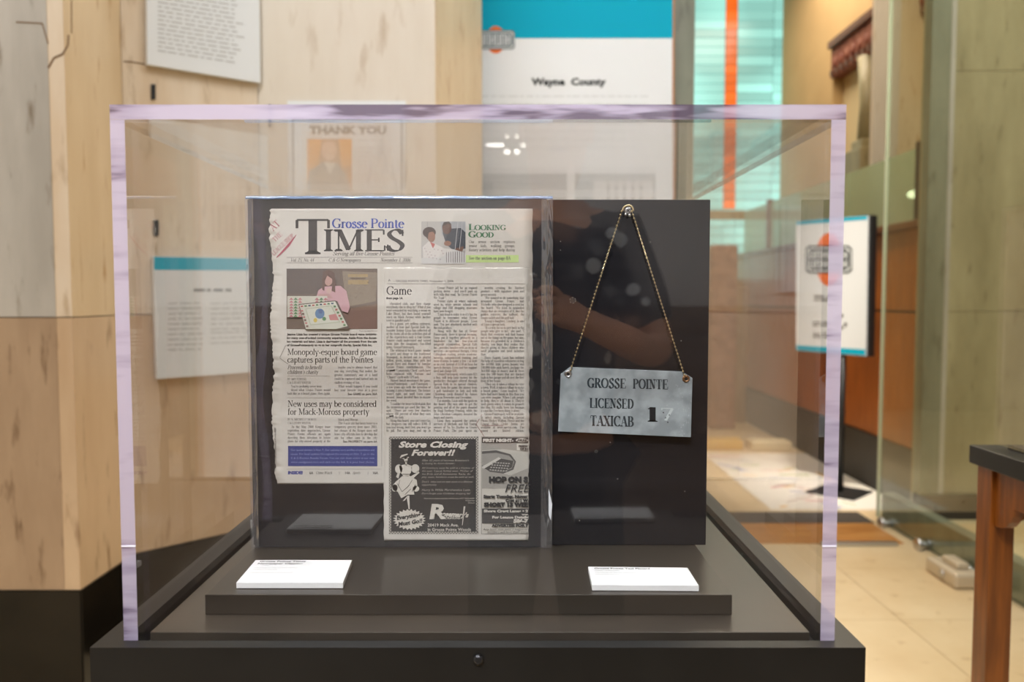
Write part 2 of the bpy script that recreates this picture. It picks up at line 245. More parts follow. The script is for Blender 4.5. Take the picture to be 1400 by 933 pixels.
# ------------------------------------------------------------ lettering: a small book-face alphabet drawn with a broad pen (cap height 100)
GL = {
'A': (74, 't 8 3 38 100;T 65 3 38 100;t 20 36 56 36;s 8 2 12;s 66 2 14'), 'B': (70, 'T 17 2 17 98;t 4 98 35 98;o 34 75 22 22 90 -90;t 16 52 36 52;o 36 27 26 24 90 -90;t 4 2 36 2'),
'C': (76, 'o 44 50 36 48 42 318;t 71 66 71 98'), 'D': (80, 'T 17 2 17 98;t 4 98 36 98;t 4 2 36 2;o 34 50 36 47 90 -90'),
'E': (70, 'T 17 2 17 98;t 4 98 64 98;t 4 2 66 2;t 16 52 48 52;t 64 98 64 76;t 67 2 67 26;t 48 62 48 42'), 'F': (64, 'T 17 2 17 98;s 17 2 14;t 4 98 60 98;t 16 52 46 52;t 60 98 60 76;t 46 62 46 42'),
'G': (80, 'o 44 50 36 48 42 318;t 71 68 71 98;T 66 4 66 40;s 68 40 13'), 'H': (82, 'T 17 2 17 98;T 64 2 64 98;t 16 52 64 52;s 17 2 14;s 17 98 14;s 64 2 14;s 64 98 14'),
'I': (34, 'T 17 2 17 98;s 17 2 14;s 17 98 14'), 'J': (46, 'T 30 20 30 98;s 30 98 14;c 30 24 24 4 10 2 4 16'), 'K': (78, 'T 17 2 17 98;t 18 44 62 96;T 32 58 66 4;s 17 2 14;s 17 98 14;s 62 98 11;s 66 2 12'),
'L': (66, 'T 17 2 17 98;s 17 98 14;t 4 2 62 2;t 63 2 63 28'), 'M': (98, 't 16 2 16 98;T 18 98 48 6;t 48 4 78 98;T 80 2 80 98;s 16 2 12;s 81 2 14;s 12 98 10;s 85 98 10'),
'N': (82, 't 16 2 16 98;T 18 98 64 6;t 66 4 66 98;s 16 2 12;s 12 98 10;s 66 98 12'), 'O': (84, 'o 42 50 35 48 0 360'), 'P': (68, 'T 17 2 17 98;s 17 2 14;t 4 98 36 98;o 34 73 25 24 90 -90;t 16 49 36 49'),
'Q': (84, 'o 42 50 35 48 0 360;m 44 8 74 -16'), 'R': (76, 'T 17 2 17 98;s 17 2 14;t 4 98 36 98;o 34 75 23 22 90 -90;t 16 52 36 52;T 38 50 66 4;s 69 2 9'),
'S': (62, 'n 53 80 42 97 24 96 12 79 22 60 42 44 54 26 46 6 28 1 14 8 7 24;t 55 70 55 98;t 7 2 7 30'), 'T': (72, 'T 36 2 36 98;t 4 98 68 98;t 4 98 4 74;t 68 98 68 74;s 36 2 15'),
'U': (80, 'T 17 28 17 98;c 17 34 20 10 40 2 60 10 65 34;t 66 30 66 98;s 17 98 14;s 66 98 11'), 'V': (74, 'T 10 98 38 4;t 38 2 66 98;s 10 98 14;s 66 98 10'),
'W': (106, 'T 10 98 33 4;t 33 2 53 96;T 52 98 75 4;t 75 2 97 98;s 10 98 13;s 97 98 10;s 52 98 12'), 'X': (74, 'T 13 98 62 3;t 11 2 62 98;s 13 98 13;s 62 2 13;s 11 2 10;s 62 98 10'),
'Y': (74, 'T 11 98 38 48;t 38 48 66 98;T 38 2 38 50;s 38 2 14;s 11 98 13;s 66 98 10'), 'Z': (70, 't 8 98 62 98;T 59 96 12 4;t 8 2 64 2;t 8 98 8 76;t 65 2 65 26'),
'a': (51, 'T 38 8 38 50;c 38 50 31 65 16 65 9 54;c 38 40 18 34 8 20 12 5 24 2 38 14;t 38 6 50 3'), 'b': (56, 'T 12 4 12 98;t 2 97 12 98;o 31 33 19 31 0 360'), 'c': (49, 'o 28 33 20 31 45 320;k 42 53 5'),
'd': (58, 'o 26 33 19 31 0 360;T 45 2 45 98;t 35 97 45 98;t 45 2 56 2'), 'e': (51, 'o 27 33 20 31 5 318;t 9 39 46 39'), 'f': (36, 'T 17 2 17 76;c 17 74 21 96 36 93;t 4 64 33 64;s 17 2 13'),
'g': (52, 'o 24 45 15 20 0 360;c 18 26 9 18 18 9 38 6 46 -8 34 -24 12 -24 6 -12 18 4;t 38 58 50 62'), 'h': (60, 'T 14 2 14 98;t 3 97 14 98;c 14 48 26 65 40 62 46 44;T 46 2 46 46;s 14 2 12;s 46 2 12'),
'i': (28, 'T 14 2 14 64;t 4 63 14 64;k 14 86 8;s 14 2 12'), 'j': (28, 'T 17 -12 17 64;k 17 86 8;c 17 -10 12 -26 0 -20'), 'k': (57, 'T 14 2 14 98;t 3 97 14 98;t 16 30 44 62;T 25 38 48 4;s 14 2 12;s 49 2 9;s 44 64 9'),
'l': (28, 'T 14 2 14 98;t 4 97 14 98;s 14 2 12'), 'm': (88, 'T 14 2 14 64;t 3 63 14 64;c 14 48 24 65 36 62 43 44;T 43 2 43 46;c 43 48 53 65 66 62 73 44;T 73 2 73 46;s 14 2 12;s 43 2 11;s 73 2 12'),
'n': (60, 'T 14 2 14 64;t 3 63 14 64;c 14 48 26 65 40 62 46 44;T 46 2 46 46;s 14 2 12;s 46 2 12'), 'o': (54, 'o 27 33 20 31 0 360'), 'p': (58, 'T 14 -28 14 64;t 3 63 14 64;o 32 33 19 31 0 360;s 14 -28 12'),
'q': (58, 'T 44 -28 44 64;o 26 33 19 31 0 360;s 44 -28 12'), 'r': (41, 'T 14 2 14 64;t 3 63 14 64;c 14 44 22 62 34 62;k 36 58 6;s 14 2 12'), 's': (43, 'n 35 52 24 65 12 60 11 46 30 32 37 17 28 2 12 4 7 16'),
't': (35, 'T 16 12 16 84;c 16 14 20 2 33 7;t 4 64 32 64'), 'u': (60, 'T 14 16 14 64;t 3 63 14 64;c 14 20 18 3 32 3 45 18;T 46 2 46 64;t 36 63 46 64;t 46 2 56 3'), 'v': (54, 'T 10 64 27 4;t 27 2 45 64;s 10 64 11;s 45 64 8'),
'w': (78, 'T 10 64 25 4;t 25 2 39 62;T 38 64 53 4;t 53 2 68 64;s 10 64 11;s 38 64 8;s 68 64 8'), 'x': (54, 'T 12 64 42 3;t 11 2 42 64;s 12 64 10;s 42 2 10;s 10 2 8;s 43 64 8'),
'y': (54, 'T 10 64 27 6;t 46 64 27 6;c 27 6 20 -22 8 -26;s 10 64 11;s 46 64 8'), 'z': (48, 't 8 63 42 63;T 39 61 12 4;t 6 3 44 3;t 8 63 8 48;t 44 3 44 18'),
'0': (56, 'o 28 50 20 48 0 360'), '1': (56, 'T 29 2 29 98;t 29 97 14 86;s 29 2 15'), '2': (56, 'n 10 76 16 93 30 97 43 82 38 60 8 5;m 8 4 47 4;t 47 4 48 20'), '3': (56, 'n 10 84 26 97 40 80 24 54;n 24 54 45 36 38 8 20 1 8 12'),
'4': (56, 'T 38 2 38 98;t 38 98 4 30;t 4 29 52 29;s 38 2 12'), '5': (56, 'm 14 94 45 96;t 14 94 12 56;n 12 56 34 60 46 34 32 5 8 8'), '6': (56, 'o 29 30 19 28 0 360;c 46 96 20 78 10 30'), '7': (56, 'm 8 94 49 94;T 47 92 22 2;t 8 96 8 80'),
'8': (56, 'o 28 74 16 22 0 360;o 28 27 20 25 0 360'), '9': (56, 'o 28 70 19 27 0 360;c 12 3 38 24 47 66'),
'.': (26, 'k 12 6 8'), ',': (26, 'k 12 6 8;m 16 4 8 -14'), '-': (36, 'T 5 31 31 31'), '\u2013': (56, 'm 4 32 52 32'), "'": (24, 'm 12 98 11 72'), '"': (38, 'm 12 98 11 74;m 26 98 25 74'), '!': (30, 'T 14 98 14 34;k 14 6 8'), '|': (24, 't 12 0 12 98'),
':': (26, 'k 12 6 8;k 12 54 8'), '&': (80, 'n 68 56 50 12 24 1 9 20 22 48 44 72 38 94 24 94 20 76 44 34 72 4'), '(': (34, 'c 28 104 10 70 10 24 28 -12'), ')': (34, 'c 6 104 24 70 24 24 6 -12'), '$': (56, 'n 45 78 36 92 20 92 12 76 22 60 38 44 46 28 38 8 24 4 8 20;t 28 -8 28 106'),
'/': (40, 't 4 -4 36 100'), ' ': (28, ''), '?': (50, 'n 8 78 20 97 38 88 36 62 24 50 23 30;k 23 6 8'),
}
def catmull(p, n):
    if len(p) < 3: return p
    q = [p[0]]+p+[p[-1]]; out = []
    for i in range(1, len(q)-2):
        a, b, c, d = q[i-1], q[i], q[i+1], q[i+2]
        for k in range(n):
            t = k/n; out.append(tuple(.5*((2*b[j])+(-a[j]+c[j])*t+(2*a[j]-5*b[j]+4*c[j]-d[j])*t*t+(-a[j]+3*b[j]-3*c[j]+d[j])*t**3) for j in (0, 1)))
    return out+[p[-1]]
GC = {}
def glyph(ch, bold=1.0, n=4):
    k = (ch, bold, n)
    if k in GC: return GC[k]
    wd, spec = GL.get(ch, GL['-']); V = []; F = []; thin = 5.0*(.6+.4*bold); fat = 14.0*bold
    def ribbon(pts, wf):
        b = len(V); m = len(pts)
        for i, (x, y) in enumerate(pts):
            x0, y0 = pts[max(i-1, 0)]; x1, y1 = pts[min(i+1, m-1)]; dx, dy = x1-x0, y1-y0; l = math.hypot(dx, dy) or 1
            h = wf(dx/l, dy/l)/2; V.append((x-dy/l*h, y+dx/l*h)); V.append((x+dy/l*h, y-dx/l*h))
        for i in range(m-1): F.append((b+2*i, b+2*i+1, b+2*i+3, b+2*i+2))
    for it in filter(None, spec.split(';')):
        a = it.split(); op = a[0]; q = list(map(float, a[1:]))
        if op in 'tTm':
            hw = {'t': thin, 'T': fat, 'm': fat*.6}[op]; ribbon([(q[0], q[1]), (q[2], q[3])], lambda dx, dy: hw)
        elif op == 's':
            x, y, h = q; ribbon([(x-h*(.8+.2*bold), y), (x+h*(.8+.2*bold), y)], lambda dx, dy: thin)
            s_ = 1 if y < 40 else -1; b = len(V); V.extend([(x-fat*.9, y), (x+fat*.9, y), (x+fat*.45, y+s_*8), (x-fat*.45, y+s_*8)]); F.append((b, b+1, b+2, b+3))
        elif op == 'k':
            b = len(V); x, y, r = q; r *= .7+.3*bold
            for j in range(6): V.append((x+r*math.cos(j*math.pi/3), y+r*math.sin(j*math.pi/3)))
            F.append(tuple(range(b, b+6)))
        elif op == 'o':
            cx, cy_, rx, ry, a0, a1 = q; m = max(6, int(abs(a1-a0)/360*n*5)); pts = [(cx+rx*math.cos(R(a0+(a1-a0)*j/m)), cy_+ry*math.sin(R(a0+(a1-a0)*j/m))) for j in range(m+1)]
            ribbon(pts, lambda dx, dy: thin+(fat-thin)*abs(dy)**1.3)
        else:
            pts = catmull([(q[i], q[i+1]) for i in range(0, len(q), 2)], n)
            if op == 'c': ribbon(pts, lambda dx, dy: thin+(fat-thin)*abs(dy)**1.3)
            else: ph = R(24); ribbon(pts, lambda dx, dy: thin+(fat-thin)*abs(dy*math.cos(ph)-dx*math.sin(ph)))
    GC[k] = (wd, V, F); return GC[k]
def twidth(s, bold=1.0, track=0): return sum(glyph(c, bold)[0]+track for c in s)
def serif(mb, put, s, x0, base, cap, x1=None, bold=1.0, shear=0, track=0, m=0, sx=1.0, n=4, spread=False, ang=0):
    """letters in picture-like local units: x to the right, y down; put(x, y) -> 3-D point. x1 fits the line to a width"""
    k = cap/100.0; wtot = twidth(s, bold, track); kx = k*sx; gap = 0
    if x1 is not None:
        if spread and s.count(' '):
            kx = min(k*sx, (x1-x0)/wtot*1.0); gap = max(0, (x1-x0-wtot*kx)/s.count(' '))
        else: kx = (x1-x0)/wtot
    x = x0; ca, sa = math.cos(R(ang)), math.sin(R(ang))
    for ch in s:
        wd, V, F = glyph(ch, bold, n); b = len(mb.v)
        for vx, vy in V:
            lx = (x-x0)+(vx+vy*shear)*kx; ly = vy*k
            mb.v.append(tuple(put(x0+lx*ca-ly*sa*1, base-(lx*sa+ly*ca))))
        for f in F: mb.f.append(tuple(b+i for i in f)); mb.m.append(m); mb.sm.append(False)
        x += (wd+track)*kx+(gap if ch == ' ' else 0)
def wrap(paras, width, cap, sx=.95, nl=999):
    out = []; k = cap/100*sx
    for p in paras:
        ind = 1; line = ''
        for wd in p.split():
            t = (line+' '+wd) if line else wd
            if twidth(t)*k > width-(5 if ind else 0) and line: out.append((ind, line, False)); line = wd; ind = 0
            else: line = t
        out.append((ind, line, True))
    return out[:nl]
def column(mb, put, paras, x0, x1, y0, y1, pitch, cap, bold=1.0, m=0, sx=.95, indent=5):
    nl = int((y1-y0)/pitch+.5)+1; L = wrap(paras, x1-x0, cap, sx, nl)
    for i, (ind, s, last) in enumerate(L):
        y = y0+i*pitch; xs = x0+(indent if ind else 0)
        if last and i < nl-1: serif(mb, put, s, xs, y, cap, None, bold, m=m, sx=sx, n=2)
        else: serif(mb, put, s, xs, y, cap, x1, bold, m=m, sx=sx*1.02, n=2, spread=True)
# plain lettering from the built-in typeface
TC = {}
def sansmesh(s, bold):
    k = (s, bold)
    if k not in TC:
        cu = bpy.data.curves.new('t', 'FONT'); cu.body = s; cu.offset = bold; cu.resolution_u = 2; cu.fill_mode = 'FRONT'; cu.dimensions = '2D'
        o = bpy.data.objects.new('t', cu); col.objects.link(o); dg = bpy.context.evaluated_depsgraph_get(); dg.update()
        me = bpy.data.meshes.new_from_object(o.evaluated_get(dg)); V = [(v.co.x, v.co.y) for v in me.vertices]; F = [tuple(p.vertices) for p in me.polygons]
        bpy.data.objects.remove(o); bpy.data.curves.remove(cu); bpy.data.meshes.remove(me); TC[k] = (V, F)
    return TC[k]
CAPH = .729
def sans(mb, put, s, x0, base, cap, x1=None, bold=0.0, shear=0, m=0, right=None, ang=0):
    V, F = sansmesh(s, bold)
    if not V: return
    mn = min(v[0] for v in V); mxx = max(v[0] for v in V); k = cap/CAPH; kx = k if x1 is None else (x1-x0)/(mxx-mn)
    if right is not None: x0 = right-(mxx-mn)*k
    b = len(mb.v); ca, sa = math.cos(R(ang)), math.sin(R(ang))
    for vx, vy in V:
        lx = (vx-mn+vy*shear)*kx; ly = vy*k; mb.v.append(tuple(put(x0+lx*ca-ly*sa, base-(lx*sa+ly*ca))))
    for f in F: mb.f.append(tuple(b+i for i in f)); mb.m.append(m); mb.sm.append(False)
def greek(mb, plane, rows, x0, x1, t, m=0, slope=0, h=3, seed=1, ragged=.15):
    """rows of illegible far-away print: short ink strokes, word by word"""
    rg = random.Random(seed)
    for y in rows:
        x = x0; xe = x1-(x1-x0)*rg.random()*ragged
        while x < xe:
            wl = rg.uniform(5, 16); xb = min(x+wl, xe); mb.flat(plane, [(x, y+slope*(x-x0)), (xb, y+slope*(xb-x0)), (xb, y+slope*(xb-x0)-h), (x, y+slope*(x-x0)-h)], t, m); x = xb+rg.uniform(2, 3.5)

# ============================================================ ROOM SHELL
fl = st(MB().box((-4.2, -6.2, -.06), (5.2, 10.2, -.012)).build('floor', M['grout']))
TS = .61
rt = random.Random(3)
for i in range(-4, 7):
    for j in range(-1, 15):
        x, y = .35+i*TS, .1+j*TS
        if x+TS > 5.2 or y+TS > 10.2: continue
        MB().box((x+.0015, y+.0015, -.012), (x+TS-.0015, y+TS-.0015, 0)).build('tile', M['floor'], fl)
me_t = MB().box((-4.2, -6.2, -.012), (5.2, -.9, -.0005)).build('floor_field', M['backfloor'], fl)
MB().box((-2.1, -.9, -.012), (5.2, -.52, -.0005)).build('floor_field', M['floor'], fl)
MB().box((-4.2, -.55, -.012), (-2.1, 10.2, -.0005)).build('floor_field', M['floor'], fl)
st(MB().box((-4.3, -6.3, 5.2), (5.3, 10.3, 5.3)).build('ceiling', M['ceil']))
st(MB().box((-4.3, -6.3, -.06), (-4.2, 10.3, 5.2)).build('wall_left', M['plaster']))
wb = st(MB().box((-4.2, -6.3, -.06), (5.2, -6.2, 5.2)).build('wall_back', M['greywall']))
MB().box((-4.2, -6.2, 0), (5.2, -6.1, 1.22)).build('wainscot', pbr('dark_brown_marble', srgb(124, 100, 78), .4, c2=srgb(100, 80, 62), nscale=3), wb)
st(MB().box((5.2, -6.3, -.06), (5.3, 10.3, 5.2)).build('wall_right', M['plaster']))
YW = 9.0
wf = st(MB().box((-4.2, YW+.15, -.06), (5.2, YW+.3, 5.2)).build('wall_front', M['trav_tan']))

# ============================================================ STONE PIER ON THE LEFT (five faces; upper and lower slabs)
pf = front(2.20); e12 = pf.pt(112, 805).x; Y2 = 2.52
P1 = Vector((e12, 2.20, 0)); P2 = Vector((e12, Y2, 0)); P3 = P2+Vector((.322, .322, 0)); P4x = at(598, 200, P3.y).x; P4 = Vector((P4x, P3.y, 0)); P5 = P4+Vector((.14, .62, 0))
seam = pf.pt(75, 300).x; P0 = Vector((-3.2, 2.20, 0)); Ps = Vector((seam, 2.20, 0))
zj = at(80, 434, 2.2).z; zb = at(60, 807, 2.2).z
pier = MB().prism([(-3.2, 2.25, 0), (e12-.052, 2.25, 0), (e12-.052, Y2+.024, 0), (P3.x-.022, P3.y+.052, 0), (P4.x-.04, P4.y+.052, 0), (P5.x-.055, P5.y, 0), (-3.2, P5.y, 0)], (0, 0, 5.19)).build('wall_pier', M['trav_grey'])
st(pier, 'travertine pier with black marble foot left of the display case'); 
def face(a, b, z0, z1, th, mat, name='slab', gap=.001):
    d = (b-a).normalized(); n = Vector((d.y, -d.x, 0)); a2 = a+d*gap; b2 = b-d*gap
    MB().prism([a2+Vector((0, 0, z0)), b2+Vector((0, 0, z0)), b2-n*th+Vector((0, 0, z0)), a2-n*th+Vector((0, 0, z0))], (0, 0, z1-z0)).build(name, mat, pier)
def split(a, b, k): return a+(b-a)*k
FACES = [(P0, Ps, 'trav_grey', 'trav_dark'), (Ps, P1, 'trav', 'trav_dark2'), (P1, P2, 'trav_tan', 'trav_dark2'), (P2, P3, 'trav', 'trav_dark2'), (P3, P4, 'trav_light', 'trav'), (P4, P5, 'trav_tan', 'trav')]
for a, b, mu_, ml_ in FACES:
    face(a, b, zj+.0015, 3.0, .05, M[mu_]); face(a, b, 3.003, 5.19, .05, M[mu_]); face(a, b, zb, zj-.0015, .05, M[ml_])
# black marble foot, a little proud
def foot(a, b): 
    d = (b-a).normalized(); n = Vector((d.y, -d.x, 0))
    MB().prism([a+n*.004, b+n*.004, b-n*.05, a-n*.05], (0, 0, zb-.002)).build('marble_foot', M['blackmarble'], pier)
for a, b, *_ in FACES: foot(a, b)
# crack and wall slots
crk = MB(); pl3 = Plane(P2, (1, -1, 0)); plf = front(2.20)
cm = ink((128, 104, 80))
def crackline(pl, pts, wd):
    for (x0, y0), (x1, y1) in zip(pts, pts[1:]):
        dx, dy = x1-x0, y1-y0; l = math.hypot(dx, dy); nx, ny = -dy/l*wd/2, dx/l*wd/2
        crk.slab(pl, [(x0+nx, y0+ny), (x1+nx, y1+ny), (x1-nx, y1-ny), (x0-nx, y0-ny)], .0002, .0012)
crackline(plf, [(96, 48), (95, 62), (88, 74), (76, 79), (68, 93)], 2.6); crackline(plf, [(24, 30), (60, 32), (68, 60)], 1.6)
crackline(pl3, [(171, 84), (184, 85), (200, 88)], 1.6); crackline(plf, [(100, 46), (100, 0)], 1.5)
crk.build('crack', cm, pier)
def wallslot(pl, x, y, w_, h_):
    MB().slab(pl, [(x-w_/2, y-h_/2), (x+w_/2, y-h_/2), (x+w_/2, y+h_/2), (x-w_/2, y+h_/2)], .0, .006).build('wall_peg', M['black'], pier, bevel=.002)
wallslot(pl3, 211, 126, 6, 21); wallslot(pl3, 215, 312, 7, 22)

# ============================================================ PANELS ON THE PIER
TEAL = (6, 164, 192)
# top text panel on the slanting face
t = root('text_panel', pl3.pt(276, 100), 'white text panel hung high on the slanted pier face, cut by the picture top', 'sign')
MB().slab(pl3, [(198, -150), (352, -90), (354, 115), (200, 90)], .004, .022).build('panel', M['paperwhite'], t, bevel=.001)
g = MB(); greek(g, pl3, [y for y in range(-60, 74, 6)], 214, 334, .0226, slope=.155, h=1.6, seed=4); g.build('print', ink((176, 176, 174)), t)
# lower panel with teal stripe
t = root('text_panel', pl3.pt(285, 500), 'white text panel with a teal top stripe, on the pier left of the newspaper', 'sign')
MB().slab(pl3, [(208, 351), (372, 354), (372, 506.5), (213, 518)], .004, .022).build('panel', M['paperwhite'], t, bevel=.001)
MB().flat(pl3, [(208.5, 351.5), (371.6, 354.5), (371.6, 370.5), (209, 369.5)], .0224).build('teal_stripe', ink(TEAL), t)
g = MB(); greek(g, pl3, [399], 263, 316, .0226, slope=-.0, h=4, seed=2, ragged=0); g.build('title', ink((120, 124, 128)), t)
g = MB(); greek(g, pl3, list(range(416, 482, 7)), 228, 276, .0226, slope=-.02, h=1.6, seed=5); greek(g, pl3, list(range(416, 452, 7)), 286, 362, .0226, slope=-.02, h=1.6, seed=6); greek(g, pl3, list(range(456, 476, 7)), 286, 350, .0226, slope=-.03, h=1.6, seed=8); g.build('print', ink((178, 180, 182)), t)
# thank-you poster on the frontal face
pl4 = front(P3.y)
t = root('poster', pl4.pt(478, 400), 'white poster headed THANK YOU with a portrait, on the pier above the newspaper', 'poster')
MB().slab(pl4, [(396, 139), (557, 139), (556, 400), (399, 400)], .003, .012).build('backing', M['paperwhite'], t, bevel=.001)
f_ = MB()
for q in ([(403, 162), (553, 162), (553, 164), (403, 164)], [(403, 162), (405, 162), (406, 395), (404, 395)], [(551, 162), (553, 162), (552.5, 395), (550.5, 395)]): f_.slab(pl4, q, .012, .016)
f_.build('frame', ink((150, 148, 146)), t)
g = MB(); sans(g, lambda x, y: pl4.pt(x, y, .0126), 'THANK YOU', 426, 184, 10.5, 531, bold=.05); g.build('lettering', ink((112, 104, 98)), t)
ph = MB(); F = lambda pts, m: ph.flat(pl4, pts, .0126+m*.0001, m)
F([(423, 191), (484, 191), (484, 262), (423, 262)], 0); F([(423, 191), (443, 191), (437, 240), (423, 250)], 1); F([(466, 191), (484, 191), (484, 226), (470, 232)], 1)
F([(453+11*math.cos(a/2), 207+13*math.sin(a/2)) for a in range(12)], 2); F([(423, 262), (427, 234), (445, 222), (464, 224), (476, 240), (482, 262)], 3); F([(446, 222), (454, 240), (462, 224)], 4)
ph.build('photograph', [ink((196, 150, 112)), ink((232, 168, 96)), ink((226, 186, 158)), ink((168, 164, 160)), ink((220, 216, 208))], t)
g = MB(); greek(g, pl4, [193], 492, 526, .0126, h=1.2); greek(g, pl4, list(range(204, 262, 6)), 492, 542, .0126, h=1.5, seed=9); g.build('print', ink((200, 196, 192)), t)
k_ = MB().tube([pl4.pt(371.5, 150, -.001), pl4.pt(371.5, 150, .012)], .008).build('wall_peg', M['black'], pier)
MB().slab(pl4, [(370, 144), (373, 144), (373, 174), (370, 174)], .001, .008).build('wall_peg', M['black'], pier)

# ============================================================ GREY-GREEN PILASTER AND COUNTY BANNER
YP = 3.62; a = at(612, 300, YP); b = at(949, 300, YP)
st(MB().box((a.x, YP, 0), (b.x, YP+.5, 5.19)).build('wall_pilaster', M['greenstone'], bevel=.004), 'grey green marble pilaster behind the county banner')
plb = front(YP); t = root('banner', plb.pt(778, 800), 'tall white county banner with a teal top, behind the newspaper', 'banner')
MB().slab(plb, [(637, -140), (919, -140), (918, 700), (637, 700)], .02, .045).build('banner_panel', M['paperwhite'], t, bevel=.001)
MB().slab(plb, [(919.4, -140), (921.5, -140), (920.5, 700), (918.4, 700)], .018, .046).build('edge_trim', ink((190, 132, 92)), t)
MB().flat(plb, [(637.5, -139), (918.8, -139), (918.8, 57), (637.5, 57)], .0455).build('teal_field', ink(TEAL), t)
def logo(pl, cx, cy, w_, t_, parent, two=False):
    hgt = w_*.25 if not two else w_*.30; r = w_*.25 if not two else w_*.40; q = MB()
    C = [(cx+r*math.cos(i*math.pi/16)*(1 if not two else .72), cy+r*math.sin(i*math.pi/16)*(1.42 if not two else 1.42)) for i in range(32)]
    q.flat(pl, C, t_, 0)
    c = hgt*.25; hw = w_/2
    ban = lambda s, d: [(cx-hw*s+c, cy-hgt*d), (cx+hw*s-c, cy-hgt*d), (cx+hw*s, cy-hgt*d+c), (cx+hw*s, cy+hgt*d-c), (cx+hw*s-c, cy+hgt*d), (cx-hw*s+c, cy+hgt*d), (cx-hw*s, cy+hgt*d-c), (cx-hw*s, cy-hgt*d+c)]
    q.flat(pl, ban(1, 1), t_+.0003, 1); q.flat(pl, ban(.95, .86), t_+.0006, 2); q.flat(pl, ban(.91, .76), t_+.0009, 1)
    n = 6; rg = random.Random(5)
    for row in ([(-1, 0), (0, 1)] if two else [(-1, 1)]):
        y0 = cy+hgt*.60*row[0]+(hgt*.06 if row[0] == 0 else 0); y1 = cy+hgt*.60*row[1]-(hgt*.06 if row[1] == 0 else 0)
        for i in range(n):
            x0 = cx-hw*.84+i*hw*1.68/n; x1 = x0+hw*1.68/n*.80; xm = (x0+x1)/2; g_ = (x1-x0)*.3; kind = (i*7+row[0]*3+5) % 3
            q.flat(pl, [(x0, y0), (x0+g_, y0), (x0+g_, y1), (x0, y1)], t_+.0012, 2); q.flat(pl, [(x1-g_, y0), (x1, y0), (x1, y1), (x1-g_, y1)], t_+.0012, 2)
            ya = [y0, (y0+y1)/2-g_*.3, y1-g_*.7][kind]; q.flat(pl, [(x0, ya), (x1, ya), (x1, ya+g_*.7), (x0, ya+g_*.7)], t_+.0012, 2)
    q.build('emblem', [ink((232, 116, 54)), ink((56, 60, 62)) if two else ink((104, 116, 122)), ink((222, 226, 226))], parent)
logo(plb, 680, 59, 52, .046, t)
g = MB(); sans(g, lambda x, y: plb.pt(x, y, .046), 'Wayne  County', 728, 120, 9.5, 829, bold=.045); g.build('lettering', ink((50, 54, 56)), t)
g = MB(); greek(g, plb, [136, 147, 158], 656, 888, .046, h=1.4, ragged=.02); greek(g, plb, [172, 183, 194, 205], 660, 890, .046, h=1.2, seed=7); g.build('print', ink((196, 198, 198)), t)
ph = MB(); F = lambda pts, m: ph.flat(plb, pts, .046+m*.0001, m)
F([(661, 240), (776, 240), (776, 330), (661, 330)], 0); F([(676, 252), (776, 262), (776, 330), (676, 330)], 1); F([(661, 262), (676, 252), (676, 330), (661, 330)], 2)
ph.build('photograph', [ink((132, 138, 142)), ink((158, 162, 164)), ink((110, 116, 120))], t)
ph = MB(); F([(787, 240), (896, 240), (896, 330), (787, 330)], 0); F([(812, 250), (892, 250), (892, 330), (812, 330)], 1)
for i in range(5): F([(830+i*11, 256), (834+i*11, 256), (834+i*11, 330), (830+i*11, 330)], 2)
ph.build('photograph', [ink((140, 144, 146)), ink((198, 196, 194)), ink((140, 136, 136))], t)

# ============================================================ TEAL GLASS WINDOW (far wall)
YG = YW; xa, xb = at(930, 200, YG).x, at(1111, 200, YG).x; zt, zbm = 4.9, at(990, 384, YG).z
def winmat(name, c, s):
    m, nt, out = newmat(name); L = nt.links.new; tc = nd(nt, 'ShaderNodeTexCoord'); nz = nd(nt, 'ShaderNodeTexNoise'); nz.inputs['Scale'].default_value = .9; nz.inputs['Detail'].default_value = 1
    oi = nd(nt, 'ShaderNodeObjectInfo'); ge = nd(nt, 'ShaderNodeNewGeometry'); L(ge.outputs['Position'], nz.inputs['Vector'])
    mr = nd(nt, 'ShaderNodeMapRange'); mr.inputs[1].default_value = .38; mr.inputs[2].default_value = .66; mr.inputs[3].default_value = s*.75; mr.inputs[4].default_value = s*1.3; L(nz.outputs['Fac'], mr.inputs[0])
    ri = nd(nt, 'ShaderNodeMapRange'); ri.inputs[3].default_value = .70; ri.inputs[4].default_value = 1.15; L(oi.outputs['Random'], ri.inputs[0]); mm = nd(nt, 'ShaderNodeMath', _operation='MULTIPLY'); L(mr.outputs[0], mm.inputs[0]); L(ri.outputs[0], mm.inputs[1])
    em = nd(nt, 'ShaderNodeEmission'); em.inputs[0].default_value = c4(c); L(mm.outputs[0], em.inputs[1]); gl = nd(nt, 'ShaderNodeBsdfGlossy'); gl.inputs['Roughness'].default_value = .2; mx = nd(nt, 'ShaderNodeMixShader'); mx.inputs[0].default_value = .06
    L(em.outputs[0], mx.inputs[1]); L(gl.outputs[0], mx.inputs[2]); L(mx.outputs[0], out.inputs[0]); return m
tealm = winmat('lit_teal_glass', srgb(168, 236, 220), 1.25); orangem = winmat('lit_orange_glass', srgb(255, 112, 34), 1.25)
win = st(MB().box((xa, YG+.10, zbm), (xb, YG+.148, zt)).build('window_1', pbr('window_lead', srgb(70, 110, 104), .6)), 'teal stained glass window with one orange stripe')
o0, o1 = at(995, 150, YG).x, at(1012, 150, YG).x; xm = at(1062, 100, YG).x
ph_ = at(0, 100, YG).z-at(0, 112.5, YG).z; z = zt-ph_; tm = {}
while z > zbm:
    for x0, x1, mt in ((xa, o0, tealm), (o0+.004, o1-.004, orangem), (o1, xm, tealm), (xm+.006, xb, tealm)):
        if mt is orangem and z < at(0, 292, YG).z: mt = tealm
        key = (x0, x1, mt.name)
        MB().box((x0+.003, YG+.075, z+.006), (x1-.003, YG+.105, z+ph_-.004)).build('pane', mt, win)
    z -= ph_
